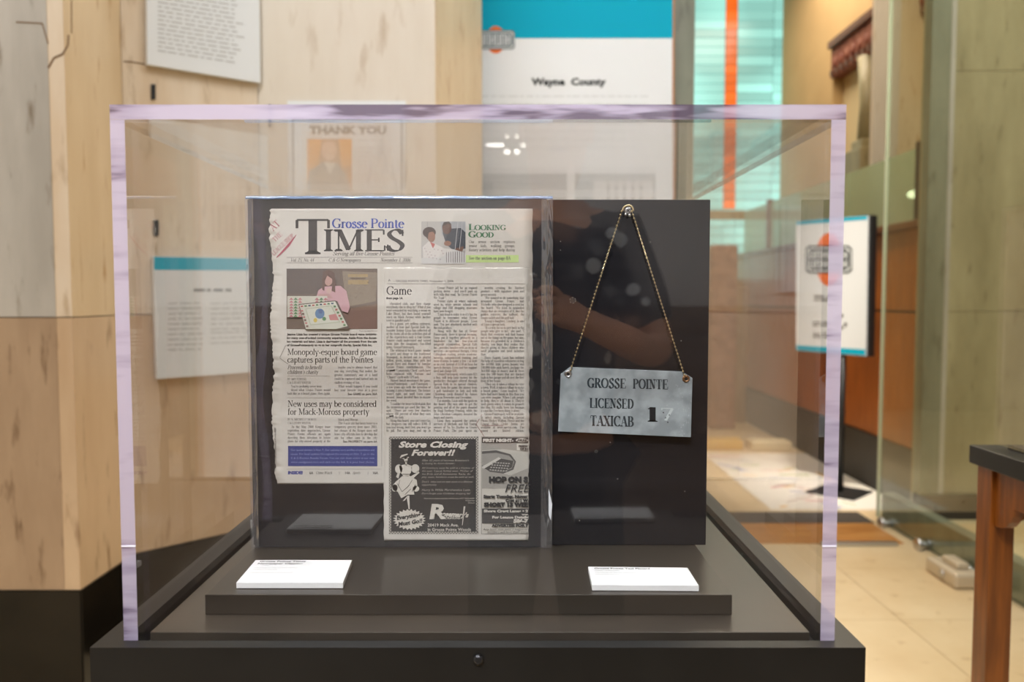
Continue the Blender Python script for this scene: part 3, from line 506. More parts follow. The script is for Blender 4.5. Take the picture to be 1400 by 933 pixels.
st(MB().box((xa-.1, YG, at(0, 300, YG).z), (xb, YG+.07, at(0, 288, YG).z)).build('trim_1', M['olive']), 'stone transom across the teal window')
st(MB().box((xb, YG-.1, 0), (xb+1.0, YG+.15, 5.19)).build('wall_window_side', M['trav_tan']), 'golden stone wall right of the teal window')
ct = MB().box((at(1085, 5, YG-.2).x, YG-.22, at(0, 17, YG-.2).z), (at(1160, 5, YG-.2).x, YG-.10, at(0, -40, YG-.2).z)).build('wall_bracket', M['woodcap'], bevel=.03)
tag(ct, 'dark bracket at the top right corner of the teal window', 'bracket')

# ============================================================ RIGHT SIDE WALL WITH FRIEZE
XS = 3.0; ps = Plane((XS, 0, 0), (-1, 0, 0))
zf1 = ps.pt(1170, 39).z; zf0 = ps.pt(1170, 88).z; ya_, yb_ = ps.pt(1141, 100).y, 5.35
sw = st(MB().box((XS+.10, 5.6, 0), (XS+.40, YG, 5.19)).build('wall_side', M['cream']), 'cream recessed wall under the carved frieze')
st(MB().box((XS, 5.6, zf1+.02), (XS+.099, YG, 5.19)).build('wall_header', M['plasterhot']), 'golden plaster wall above the carved frieze')
fz = root('carved_frieze', (XS, (ya_+5.8)/2, zf0), 'red brown carved terracotta beam at the top right, seen at a steep slant', 'frieze')
MB().box((XS-.06, 5.8, zf1-.05), (XS-.001, ya_, zf1+.02)).build('cornice', M['woodcap'], fz, bevel=.01)
MB().box((XS-.02, 5.8, zf0), (XS+.09, ya_, zf1-.05)).build('beam', M['rust'], fz)
for i in range(13):
    y = 5.9+i*(ya_-6.0)/12; MB().ball((XS-.02, y, (zf0+zf1)/2-.04), .055, 8, 5, sc=(.5, .8, 1.1)).build('rosette', M['rust'], fz)
for i in range(16):
    y = 5.86+i*(ya_-5.92)/15; MB().box((XS-.045, y-.025, zf0+.01), (XS, y+.025, zf0+.06)).build('dentil', M['woodcap'], fz)
st(MB().box((XS, ya_, 0), (XS+.099, YG, zf1+.019)).build('wall_jamb', M['plasterhot']), 'stone jamb left of the cream recess')
# stepped column under the frieze
c0 = ps.pt(1183, 200); t = root('column', (XS+.0, c0.y, 0), 'stepped brown column standing under the carved frieze', 'column')
MB().box((XS-.06, c0.y-.09, 0), (XS+.09, c0.y+.12, ps.pt(1183, 192).z)).build('base', M['olive'], t, bevel=.01)
MB().box((XS-.10, c0.y-.16, 0), (XS+.095, c0.y+.26, ps.pt(1183, 205).z)).build('plinth', M['olive'], t, bevel=.01)
MB().tube([(XS+.02, c0.y, ps.pt(1183, 192).z), (XS+.02, c0.y, ps.pt(1183, 140).z), (XS+.02, c0.y, zf0)], [.075, .06, .085], 14).build('shaft', M['olive'], t)
# pale pier right of the frieze
YQ = 5.9; q0, q1, q2 = at(1198, 100, YQ).x, at(1232, 100, YQ).x, at(1268, 100, YQ).x
w2 = st(MB().box((q0+.02, YQ+.03, 0), (q2+.9, YQ+.10, 5.19)).build('wall_return', M['trav_tan']), 'stone wall right of the frieze, above the glass balustrade')
MB().box((q0, YQ, 0), (q1, YQ+.06, 5.19)).build('slab', M['trav_light'], w2); MB().box((q1+.002, YQ+.004, 0), (q2+.3, YQ+.06, 5.19)).build('slab', M['trav_tan'], w2)
# great right-hand pier behind the glass partition
YR = 4.64; r0, r1, r2 = at(1266, 300, YR).x, at(1297, 300, YR).x, 5.18
w3 = st(MB().box((r0+.02, YR+.03, 0), (r2, YR+.11, 5.19)).build('wall_great_pier', M['olive']), 'wide mottled stone pier behind the glass partition at the right')
MB().box((r0, YR-.03, .145), (r1-.02, YR+.05, 5.19)).build('corner_strip', M['greenstone'], w3, bevel=.004)
MB().box((r1-.02, YR-.005, .145), (r1+.02, YR+.05, 5.19)).build('slab', M['trav_grey'], w3)
x = r1+.022
for i, z0 in enumerate((.145, 1.22, 2.6)):
    z1 = (1.217, 2.597, 5.19)[i]; MB().box((x, YR, z0), (r2, YR+.05, z1)).build('slab', M['olive'], w3)
MB().box((r0, YR-.04, 0), (r2, YR+.05, .143)).build('marble_foot', M['blackmarble'], w3)

# ============================================================ WOOD KNEE WALL WITH GLASS BALUSTRADE
XC = 2.47; pc = Plane((XC, 0, 0), (-1, 0, 0)); yc0, yc1 = 4.80, 8.85
zc = pc.pt(1200, 312).z; zg = pc.pt(1159, 232).z; zw = pc.pt(1154, 579).z; zl = pc.pt(1200, 425).z
t = root('knee_wall', (XC+.1, (yc0+yc1)/2, 0), 'long orange wood half wall with a black base running back behind the sign', 'counter')
MB().box((XC-.02, yc0, 0), (XC+.2, yc1, zw)).build('black_base', M['black'], t)
n = 7
for i in range(n):
    y0 = yc0+(yc1-yc0)*i/n; y1 = yc0+(yc1-yc0)*(i+1)/n
    MB().box((XC, y0+.002, zw+.002), (XC+.2, y1-.002, zl-.008)).build('panel', M['wood'], t); MB().box((XC, y0+.002, zl+.008), (XC+.2, y1-.002, zc-.05)).build('panel', M['wood'], t)
MB().box((XC+.02, yc0, zl-.01), (XC+.18, yc1, zl+.01)).build('shadow_rail', M['black'], t)
MB().box((XC-.04, yc0-.02, zc-.048), (XC+.24, yc1, zc)).build('cap_rail', M['woodcap'], t, bevel=.006)
t = root('glass_balustrade', (XC+.1, (yc0+yc1)/2, zc), 'green tinted glass balustrade with dark posts on the wood half wall', 'railing')
yy = [yc0, pc.pt(1239, 300).y, 6.1, 7.0, pc.pt(1041, 300).y, yc1]
for i in range(1, 5): MB().box((XC+.09, yy[i]+.012, zc+.001), (XC+.102, yy[i+1]-.012, zg)).build('glass_pane', M['greenglass'], t)
for i in (1, 4): MB().box((XC+.07, yy[i]-.028, zc), (XC+.12, yy[i]+.028, zg+.03)).build('post', M['black'] if i == 1 else M['woodcap'], t)
# lamp reflection beyond the post, built as a glowing bulb
lp = at(1250, 266, YQ-.12); t = root('bulb_reflection', lp, 'glowing bulb standing in for a lamp reflection, right of the black post', 'lamp')
MB().tube([lp+Vector((0, .12, 0)), lp+Vector((0, .02, 0))], .03).build('back_plate', M['brass'], t)
em = pbr('reflected_lamp_glow', (1, .9, .7), .4, emit=(1, .86, .62), es=9); MB().ball(lp, .042, 12, 8, sc=(1, .7, .62)).build('bulb', em, t)

# ============================================================ GLASS PARTITION (near right)
XP = 2.12; yp0, yp1 = 1.6, at(1207, 300, 1).y*0+XP*FPX/505
t = root('glass_partition', (XP, 3.1, 0), 'tall frameless glass partition with round metal fittings along its foot', 'partition')
MB().box((XP, yp0, .03), (XP+.012, yp1, 3.9)).build('glass_sheet', M['partition'], t)
MB().box((XP-.001, yp1-.012, .03), (XP+.013, yp1+.001, 3.9)).build('glass_edge', pbr('glass_cut_edge', srgb(196, 206, 180), .3), t)
ppl = Plane((XP, 0, 0), (-1, 0, 0))
MB().box((XP+.03, yp0, 0), (XP+.10, yp1, .17)).build('foot_rail', M['greenstone'], t)
for px, py in ((1213, 716), (1264, 745), (1333, 782)):
    c = ppl.pt(px, py); f = MB(); f.tube([c+Vector((-.035, 0, 0)), c+Vector((-.012, 0, 0))], .035, 16); f.tube([c+Vector((-.012, 0, 0)), c+Vector((.03, 0, 0))], .018, 12); f.build('round_fitting', M['steel'], t, bevel=.003)
c = ppl.pt(1325, 800); t = root('floor_clamp', (XP-.08, c.y, 0), 'pale metal clamp on the floor at the foot of the glass partition', 'clamp')
cm_ = pbr('pale_metal', srgb(206, 192, 168), .35, metal=.2)
MB().box((XP-.15, c.y-.16, .0), (XP-.02, c.y+.10, .07)).build('body', cm_, t, bevel=.015); MB().box((XP-.11, c.y-.10, .068), (XP-.05, c.y+.03, .10)).build('clamp_top', cm_, t, bevel=.01)
MB().tube([(XP-.155, c.y-.05, .035), (XP-.145, c.y-.05, .035)], .02, 12).build('bolt', M['steel'], t)

# ============================================================ FLOOR MAT, STRIPS, LOW BLOCKS
y0, y1 = atz(1056, 698, -CAMZ).y, 0
f0 = Plane((0, 0, 0), (0, 0, 1)); n0 = f0.pt(1056, 698); n1 = f0.pt(1236, 688); n2 = f0.pt(968, 621)
t = root('floor_map', ((n0.x+2.44)/2, (n0.y+n2.y)/2, 0), 'white printed floor mat with coloured marks, behind the display case at the right', 'mat')
mx0, my0, mx1, my1 = n0.x, n0.y, XC-.03, n2.y
MB().box((mx0, my0, .0005), (mx1, my1, .005)).build('sheet', pbr('white_vinyl', srgb(240, 234, 222), .35), t, bevel=.001)
pr = MB(); rg = random.Random(12); cols = [(226, 158, 158), (164, 170, 182), (170, 186, 130), (240, 200, 140), (150, 158, 206), (196, 176, 168)]
for i in range(34):
    cx = rg.uniform(mx0+.08, mx1-.12); cy_ = rg.uniform(my0+.06, my1-.1); l = rg.uniform(.06, .30); a_ = rg.choice([0, 0, .0, 1.57, .6, -.6, 2.1]); h_ = rg.uniform(.012, .035)
    ux, uy = math.cos(a_)*l/2, math.sin(a_)*l/2; vx, vy = -math.sin(a_)*h_/2, math.cos(a_)*h_/2
    pr.poly([(cx-ux-vx, cy_-uy-vy, .0055), (cx+ux-vx, cy_+uy-vy, .0055), (cx+ux+vx, cy_+uy+vy, .0055), (cx-ux+vx, cy_-uy+vy, .0055)], i % 6)
pr.build('printed_marks', [ink(c) for c in cols], t)
q0_, q1_ = f0.pt(1100, 716).y, f0.pt(1100, 701).y
tag(MB().box((.3, q0_, .0005), (XP-.03, q1_, .004)).build('floor_strip', pbr('grey_carpet_strip', srgb(76, 68, 60), .8)), 'dark grey strip lying along the front of the white floor mat', 'floor strip')
q2_ = f0.pt(1100, 744).y
t = tag(MB().box((.3, q2_, .0005), (XP-.05, q0_-.01, .004)).build('floor_strip', wood('floor_wood', srgb(176, 116, 58), srgb(206, 150, 84), axis='X')), 'orange wood strip on the floor in front of the dark strip', 'floor strip')
tag(MB().box((1.62, q2_-.045, .0005), (XP-.1, q2_-.01, .02)).build('threshold_bar', M['steel'], bevel=.004), 'metal threshold bar at the near edge of the orange floor strip', 'threshold')
b0 = f0.pt(1030, 617); b1 = f0.pt(1085, 617)
tag(MB().box((b0.x, b0.y, .0005), (b1.x, b0.y+.2, .075)).build('white_block', M['cream'], bevel=.01), 'low white block on the floor behind the white mat', 'block')
b0 = f0.pt(955, 616); b1 = f0.pt(1019, 616)
tag(MB().box((b0.x, b0.y+.02, .0005), (b1.x, b0.y+.2, .08)).build('yellow_block', pbr('yellow_paint', srgb(226, 186, 104), .5), bevel=.01), 'low yellow block on the floor behind the white mat', 'block')
# terracotta block at the window foot
b0 = at(974, 400, 7.8)
tag(MB().box((b0.x, 7.8, 0), (b0.x+.26, 8.0, at(0, 335, 7.8).z)).build('stone_post', M['rust'], bevel=.02), 'reddish stone post below the teal window', 'post')
tag(MB().box((1.2, 8.2, 0), (2.42, 8.3, at(0, 392, 8.2).z)).build('low_screen', pbr('brown_screen', srgb(150, 116, 86), .7, c2=srgb(126, 92, 66), nscale=3), bevel=.01), 'brown low screen wall below the teal window', 'screen')

# ============================================================ SIGN ON A STAND
SR = at(1190, 400, 5.04); SL = at(1093, 400, 5.57); SR.z = SL.z = 0
d = (SR-SL).normalized(); sn = Vector((d.y, -d.x, 0)); psn = Plane(SL, sn)
foot_c = f0.pt(1150, 675)
t = root('sign_stand', (foot_c.x, foot_c.y, 0), 'white sign with teal bars and an orange emblem on a black pole stand', 'sign')
MB().slab(psn, [(1092, 303), (1190, 295), (1187, 487), (1092, 479)], 0, .012).build('sign_panel', M['paperwhite'], t)
MB().slab(psn, [(1091, 302), (1194, 294), (1190, 488), (1091, 480)], -.05, -.001).build('black_frame', M['black'], t, bevel=.002)
MB().flat(psn, [(1092.3, 303.3), (1189.7, 295.4), (1189.7, 300.5), (1092.3, 308)], .0125).build('teal_bar', ink(TEAL), t)
MB().flat(psn, [(1092.3, 472), (1187, 478), (1187, 486.4), (1092.3, 478.6)], .0125).build('teal_bar', ink(TEAL), t)
logo(psn, 1137, 355, 64, .0128, t, two=True)
g = MB(); greek(g, psn, [407, 412], 1117, 1150, .013, h=3, ragged=0); greek(g, psn, [442, 446, 458, 462], 1115, 1146, .013, h=2.4, seed=3, ragged=.1); g.build('print', ink((130, 128, 126)), t)
q = MB(); C = psn.pt(1155, 440, .013)
for i in range(5):
    a1, a2 = i*math.pi/3+.2, i*math.pi/3+.9; pts = [(1154+9*math.cos(a1), 440+11*math.sin(a1)), (1154+9*math.cos(a2), 440+11*math.sin(a2)), (1154+5*math.cos(a2), 440+6*math.sin(a2)), (1154+5*math.cos(a1), 440+6*math.sin(a1))]; q.flat(psn, pts, .013)
q.build('arrow_mark', ink((96, 92, 90)), t)
pb = Vector((foot_c.x, foot_c.y, 0)); zs = psn.pt(1145, 482).z
MB().tube([pb+Vector((0, 0, .01)), pb+Vector((0, 0, zs+.1))], .022).build('pole', M['black'], t)
q = [Vector((.22, 0, 0)), Vector((0, .22, 0)), Vector((-.22, 0, 0)), Vector((0, -.22, 0))]
MB().prism([pb+v_+Vector((0, 0, .0055)) for v_ in q], (0, 0, .012)).build('base_plate', M['black'], t, bevel=.003)

# ============================================================ SECOND DISPLAY CASE (right edge)
DZ = .9922; X2 = .958; Y2b = 1.655
t = root('side_display_table', (X2+.32, Y2b-.32, 0), 'black topped display table on brown wooden legs at the right edge', 'table')
MB().box((X2, Y2b-.66, DZ-.038), (X2+.66, Y2b, DZ)).build('black_top', M['pedestal'], t, bevel=.002)
MB().box((X2+.05, Y2b-.61, DZ), (X2+.61, Y2b-.05, DZ+.008)).build('deck', M['insert'], t)
for sx, sy in ((0, 0), (1, 0), (0, 1), (1, 1)):
    lx = X2+.012+sx*.585; ly = Y2b-.062-sy*.585; MB().box((lx, ly, 0), (lx+.05, ly+.05, DZ-.039)).build('leg', M['legwood'], t, bevel=.002)
def apron(p, q, dn):
    a_ = Vector(p); b_ = Vector(q); L_ = (b_-a_).length; dd = (b_-a_)/L_; pts = []
    zt_ = DZ-.04
    for s_, z_ in [(0, .0), (0, -.115)]+[(.01+.05*math.sin(i*math.pi/10), -.115+.05*(1-math.cos(i*math.pi/10))) for i in range(6)]+[(L_-.06+.05*(1-math.cos(i*math.pi/10)), -.065-.05*math.sin(i*math.pi/10)) for i in range(6)]+[(L_, -.115), (L_, 0)]:
        v_ = a_+dd*s_; pts.append((v_.x, v_.y, zt_+z_))
    MB().prism(pts, dn).build('apron', M['legwood'], t)
apron((X2+.062, Y2b-.02, 0), (X2+.597, Y2b-.02, 0), (0, -.02, 0)); apron((X2+.062, Y2b-.63, 0), (X2+.597, Y2b-.63, 0), (0, -.02, 0))
apron((X2+.02, Y2b-.597, 0), (X2+.02, Y2b-.062, 0), (.02, 0, 0)); apron((X2+.62, Y2b-.597, 0), (X2+.62, Y2b-.062, 0), (.02, 0, 0))
def cover(name, x0, x1, y0, y1, z0, z1, th, label, edge=True):
    """clear acrylic cover: five sheets, the front one set between the side and top sheets whose cut ends show"""
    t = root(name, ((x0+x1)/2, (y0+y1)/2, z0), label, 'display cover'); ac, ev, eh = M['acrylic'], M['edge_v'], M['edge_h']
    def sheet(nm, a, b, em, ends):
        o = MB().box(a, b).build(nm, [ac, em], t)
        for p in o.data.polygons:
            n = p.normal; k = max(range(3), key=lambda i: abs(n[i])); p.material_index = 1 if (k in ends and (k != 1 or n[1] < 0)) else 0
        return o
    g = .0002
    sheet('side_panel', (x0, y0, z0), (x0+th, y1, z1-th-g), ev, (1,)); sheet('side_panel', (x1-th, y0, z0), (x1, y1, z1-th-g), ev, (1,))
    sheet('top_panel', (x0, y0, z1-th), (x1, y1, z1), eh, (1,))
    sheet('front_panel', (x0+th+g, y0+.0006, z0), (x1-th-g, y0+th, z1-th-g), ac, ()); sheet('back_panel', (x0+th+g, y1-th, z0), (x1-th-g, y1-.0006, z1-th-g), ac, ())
    return t
ZB = CAMZ-.3078
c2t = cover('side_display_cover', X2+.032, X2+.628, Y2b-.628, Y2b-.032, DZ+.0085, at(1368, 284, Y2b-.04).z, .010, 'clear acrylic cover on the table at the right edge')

# ============================================================ MAIN PEDESTAL
CX0, CX1 = -.3487, .2897; CY0, CY1 = .700, 1.338; TH = .0127; ZT = CAMZ+.167
BX0, BX1, BY0, BY1 = -.3715, .3113, .6850, 1.353
t = root('display_pedestal', ((BX0+BX1)/2, (BY0+BY1)/2, 0), 'black painted display pedestal with a recessed deck, in the foreground', 'pedestal')
MB().box((BX0, BY0, 0), (BX1, BY1, ZB-.022)).build('body', M['pedestal'], t)
rm = MB(); z0, z1 = ZB-.022, ZB
ix0, ix1, iy0, iy1 = CX0+.0004, CX1-.0004, CY0+.001, CY1-.0004
rm.box((BX0, BY0, z0), (BX1, CY0-.0006, z1)); rm.box((BX0, CY1+.0008, z0), (BX1, BY1, z1)); rm.box((BX0, CY0-.0006, z0), (CX0-.0008, CY1+.0008, z1)); rm.box((CX1+.0008, CY0-.0006, z0), (BX1, CY1+.0008, z1))
rm.build('rim', M['pedestal'], t)
MB().box((CX0+TH+.0035, CY0+TH+.0035, ZB-.0219), (CX1-TH-.0035, CY1-TH-.0035, ZB+.0005)).build('deck', M['insert'], t, bevel=.0006)
s = at(656, 902, BY0); sc = MB(); sc.tube([(s.x, BY0+.001, s.z), (s.x, BY0-.0018, s.z), (s.x, BY0-.003, s.z)], [.0046, .0046, .0028], 18); o = sc.build('screw', pbr('dark_screw', (.05, .05, .055), .3, metal=.8), t)
sc = MB(); sc.box((s.x-.0022, BY0-.0032, s.z-.0004), (s.x+.0022, BY0-.0029, s.z+.0004)); sc.box((s.x-.0004, BY0-.0032, s.z-.0022), (s.x+.0004, BY0-.0029, s.z+.0022)); sc.build('screw_slot', M['black'], o if False else t)
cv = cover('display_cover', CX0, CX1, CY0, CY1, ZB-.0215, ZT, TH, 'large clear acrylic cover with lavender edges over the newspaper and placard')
zs_ = at(176, 747, CY0).z; seamm = pbr('acrylic_glue_seam', srgb(236, 234, 250), .2)
for x0, x1 in ((CX0, CX0+TH), (CX1-TH, CX1)): MB().box((x0, CY0-.0005, zs_-.0007), (x1, CY0+.0004, zs_+.0007)).build('glue_seam', seamm, cv)

# ============================================================ RISER AND BOARDS
ZR = CAMZ-.2872
RY0 = .756; o = MB().box((-.2972, RY0, ZB+.0007), (.2130, 1.06, ZR)).build('display_riser', pbr('riser_black', srgb(44, 39, 33), .30, c2=srgb(56, 50, 42), nscale=5, spec=.6), bevel=.0006)
tag(o, 'flat black riser board under the boards and label cards', 'riser')
YB = .9090
t = root('backing_board', (-.04, YB+.003, ZR), 'glossy black board behind, carrying the taxicab placard', 'board')
tl, br = at(340, 273, YB), at(967, 749, YB)
MB().box((tl.x, YB, ZR+.0004), (br.x, YB+.006, tl.z)).build('panel', M['board'], t, bevel=.0008)
def screwhead(x, y, r, Y, parent):
    c = at(x, y, Y); q = MB(); q.tube([(c.x, Y, c.z), (c.x, Y-.006, c.z), (c.x, Y-.0072, c.z)], [r, r, r*.6], 18); q.build('screw', M['steel'], parent)
    q = MB()
    for a_ in (45, 135):
        dx, dz = math.cos(R(a_))*r*.55, math.sin(R(a_))*r*.55; nx, nz_ = -math.sin(R(a_))*r*.12, math.cos(R(a_))*r*.12
        q.prism([(c.x-dx-nx, Y-.0074, c.z-dz-nz_), (c.x+dx-nx, Y-.0074, c.z+dz-nz_), (c.x+dx+nx, Y-.0074, c.z+dz+nz_), (c.x-dx+nx, Y-.0074, c.z-dz+nz_)], (0, .0003, 0))
    q.build('screw_cross', M['black'], parent); return c
sc_c = screwhead(859.5, 289, .0042, YB, t)
for hx, hy, r in ((785, 411, 4.2), (817, 617.5, 1.8)):
    q = MB(); pb_ = front(YB); ring = [(hx+r*math.cos(i*math.pi/8)*(1+.15*math.sin(i*3)), hy+r*math.sin(i*math.pi/8)*(1+.2*math.cos(i*2))) for i in range(16)]; q.flat(pb_, ring, .0002); q.build('drill_hole', M['black'], t)
    q = MB()
    for i in range(6): a_ = i*1.1; q.tube([pb_.pt(hx+r*math.cos(a_), hy+r*math.sin(a_), .0003), pb_.pt(hx+r*math.cos(a_+.5), hy+r*math.sin(a_+.5), .0006)], .0003, 5)
    q.build('chipped_rim', ink((150, 146, 136)), t)
q = MB(); rg = random.Random(31)
for x, y in ((891, 331), (768, 330), (768, 342), (933, 466), (836, 605), (938, 672), (794, 712), (902, 585), (846, 655)):
    q.tube([at(x, y, YB-.0002), at(x+.6, y+.4, YB-.0006)], .0005, 5)
q.build('dust', ink((170, 168, 160)), t)

# newspaper board
YN = .8998; pn = front(YN)
nl, nr, nt_ = at(346, 500, YN).x, at(749, 500, YN).x, at(500, 270, YN).z
t = root('newspaper_board', ((nl+nr)/2, YN+.004, ZR), 'black board in a clear plastic sleeve holding the newspaper cuttings', 'board')
MB().box((nl, YN, ZR+.0006), (nr, YN+.008, nt_)).build('panel', M['board'], t, bevel=.0008)
YS = .8962
def film(name, x0, x1, z0, z1, nx, nz, yf, mat):
    q = MB()
    for j in range(nz+1):
        for i in range(nx+1):
            x = x0+(x1-x0)*i/nx; z = z0+(z1-z0)*j/nz; q.v.append((x, yf(i/nx, j/nz), z))
    for j in range(nz):
        for i in range(nx): a_ = j*(nx+1)+i; q.f.append((a_, a_+1, a_+nx+2, a_+nx+1)); q.m.append(0); q.sm.append(True)
    return q.build(name, mat, t)
rw = random.Random(5)
film('plastic_sleeve', nl-.002, nr+.001, ZR+.0008, nt_+.0015, 60, 60, lambda u, v: YS+.0004*math.sin(u*17+v*3)*math.sin(v*11)*(.06+1.2*v**12+1.4*(1-u)**26+1.6*u**30), M['sleeve'])
film('sleeve_fold', at(742, 500, YS).x, at(757.5, 500, YS).x, ZR+.0008, nt_+.0012, 14, 50, lambda u, v: YS-.0008+.0022*abs(u-.55)+.0006*math.sin(u*9+v*23)*math.sin(v*7), M['fold'])
film('sleeve_fold', nl-.003, at(352, 500, YS).x, ZR+.0008, nt_+.0012, 6, 50, lambda u, v: YS-.0006+.003*u*(1-u)+.0004*math.sin(v*47), M['fold'])
# top fold: rolled film over the upper edge, its bluish highlight put into the colour
q = MB(); n = 40
for i in range(n+1):
    x = nl-.002+(at(757.5, 270, YS).x-nl+.002)*i/n
    for j in range(7): a_ = R(-20+j*25); q.v.append((x, YN+.001-.0058*math.cos(a_)+.0004*math.sin(i*.9), nt_-.0012+.0030*math.sin(a_)+.0003*math.sin(i*1.7)))
for i in range(n):
    for j in range(6): a_ = i*7+j; q.f.append((a_, a_+7, a_+8, a_+1)); q.m.append(0); q.sm.append(True)
q.build('sleeve_top_fold', pbr('blue_sheen_film', srgb(110, 130, 160), .12, spec=1.0, coat=1), t)
# glint on the tear at the lower right of the fold, painted as a pale sliver
q = MB(); q.flat(front(YS-.002), [(752, 668), (757, 690), (755, 712), (752, 704)], 0); q.build('sleeve_tear_glint', ink((206, 208, 210)), t)

# ============================================================ NEWSPAPER PAGES
def disp(x, y): return .0002+.0005*math.exp(-((y-488)/3.5)**2)+.0005*math.exp(-((y-571)/4)**2)
def page(name, plane, t0, xl, xr, y0, y1, label, ny=150, nx=24):
    q = MB(); rows = [y0+(y1-y0)*j/ny for j in range(ny+1)]
    for y in rows:
        a_, b_ = xl(y), xr(y)
        for i in range(nx+1): x = a_+(b_-a_)*i/nx; q.v.append(tuple(plane.pt(x, y, t0+disp(x, y))))
    for j in range(ny):
        for i in range(nx): k = j*(nx+1)+i; q.f.append((k, k+nx+1, k+nx+2, k+1)); q.m.append(0); q.sm.append(True)
    rt_ = root(name, plane.pt((xl(y1)+xr(y1))/2, y1), label, 'newspaper'); o = q.build('page', M['paper'], rt_)
    s_ = o.modifiers.new('thick', 'SOLIDIFY'); s_.thickness = .00015; s_.offset = -1
    return o
rg = random.Random(2); jag = [rg.uniform(-1.6, 1.6) for _ in range(400)]
def xlA(y):
    base = 372-1.8*math.sin((y-285)/20)+ (y-285)*.013 + (1.8 if 375 < y < 385 else 0)+(6 if y > 650 else 0)*((y-650)/12 if y > 650 else 0)
    j = (y-285)*.7; return base+jag[int(j) % 400]*(1-j % 1)+jag[(int(j)+1) % 400]*(j % 1)
TA, TBB = .0002, .0010
A = page('newspaper_page', pn, TA, xlA, lambda y: 730+.4*math.sin(y*.2) if y < 505 else 722, 285.5, 662, 'torn front page of the newspaper with the TIMES masthead, behind the cutting')
B = page('newspaper_cutting', pn, TBB, lambda y: 527+.3*math.sin(y*.3), lambda y: (725.5 if y < 640 else 724.5)+.4*math.sin(y*.5), 366, 739, 'rectangular newspaper cutting headed Game with two advertisements below')
pa = lambda x, y: pn.pt(x, y, TA+disp(x, y)+.00022); pb2 = lambda x, y: pn.pt(x, y, TBB+disp(x, y)+.00022)
pal = lambda put, k: (lambda x, y: put(x, y)+Vector((0, -.00008*k, 0)))
def shape(mb, put, pts, m=0, k=0): mb.poly([put(x, y)+Vector((0, -.00008*k, 0)) for x, y in pts], m)
def rect(mb, put, x0, y0, x1, y1, m=0, k=0):
    ys = [y0]+[y for y in (484, 488, 492, 566, 571, 576) if y0 < y < y1]+[y1]
    for a_, b_ in zip(ys, ys[1:]): shape(mb, put, [(x0, a_), (x1, a_), (x1, b_), (x0, b_)], m, k)
BLK, GRY, BLU = ink((58, 54, 52)), ink((122, 116, 110)), ink((58, 80, 168))
# --- masthead
g = MB(); serif(g, pa, 'T', 405.5, 347.5, 47.5, 454, bold=1.25, n=8); serif(g, pa, 'IMES', 444, 343.5, 29.5, 555.5, bold=1.15, n=8); g.build('masthead_times', BLK, A)
g = MB(); serif(g, pa, 'Grosse Pointe', 456, 312, 13.0, 554.5, bold=1.1, n=6); g.build('masthead_name', BLU, A, )
g = MB(); serif(g, pa, 'Serving all five Grosse Pointes', 457, 349.5, 5.4, 541, shear=.25)
for y in (351.8, 359.6): rect(g, pa, 394, y, 566, y+.45)
serif(g, pa, 'Vol. 25, No. 44', 399, 358, 4.6, 431, shear=.25); serif(g, pa, 'C & G Newspapers', 451, 358, 4.6, 495, shear=.25); serif(g, pa, 'November 1, 2006', 522, 358, 4.6, 563, shear=.25); g.build('dateline', GRY, A)
# --- red handwriting
g = MB()
for s_, x, y, c in (('AT', 376, 316.5, 9.5), ('THE', 378, 331.5, 6.5), ('LEAGUE SHOP', 376.5, 350, 6.0)): serif(g, pa, s_, x, y, c, None, bold=.8, ang=43, sx=.85 if s_ == 'LEAGUE SHOP' else 1)
for dx in range(6):
    x = 380+dx*1.2; shape(g, pa, [(x, 352-dx), (x+.7, 352.7-dx), (407-dx*1.6+.4, 322+dx*2.6), (407-dx*1.6, 321+dx*2.6)], 0, dx*.5)
g.build('red_handwriting', ink((176, 84, 100)), A)
# --- front photograph (flat print)
def picture(name, put, parent, items, k0=0):
    cols = []; mb = MB(); items = [(tuple(int(v*.78+u_*.22) for v, u_ in zip(c, (132, 118, 108))), p) for c, p in items] if name == 'photograph' else items
    for k, (c, pts) in enumerate(items):
        if c not in cols: cols.append(c)
        shape(mb, put, pts, cols.index(c), k0+k*.25)
    return mb.build(name, [ink(c) for c in cols], parent)
def R4(x0, y0, x1, y1): return [(x0, y0), (x1, y0), (x1, y1), (x0, y1)]
def EL(cx, cy_, rx, ry, n=16): return [(cx+rx*math.cos(i*2*math.pi/n), cy_+ry*math.sin(i*2*math.pi/n)) for i in range(n)]
it = [((104, 90, 80), R4(394, 367.5, 518, 450)), ((88, 78, 74), R4(394, 367.5, 450, 402)), ((120, 94, 80), [(470, 424), (518, 416), (518, 450), (480, 450)]), ((112, 84, 74), [(452, 425), (518, 424), (518, 450), (470, 450)]),
      ((142, 128, 108), [(470, 371), (518, 373), (516, 412), (476, 420)]), ((170, 146, 98), R4(478, 375, 505, 379)), ((170, 146, 98), R4(478, 383, 506, 389)), ((108, 92, 74), R4(481, 380, 502, 382))]
rg = random.Random(8)
for i in range(60): x, y = rg.uniform(472, 516), rg.uniform(372, 412); it.append(((164, 152, 128) if i % 2 else (118, 100, 80), R4(x, y, x+1.6, y+.8)))
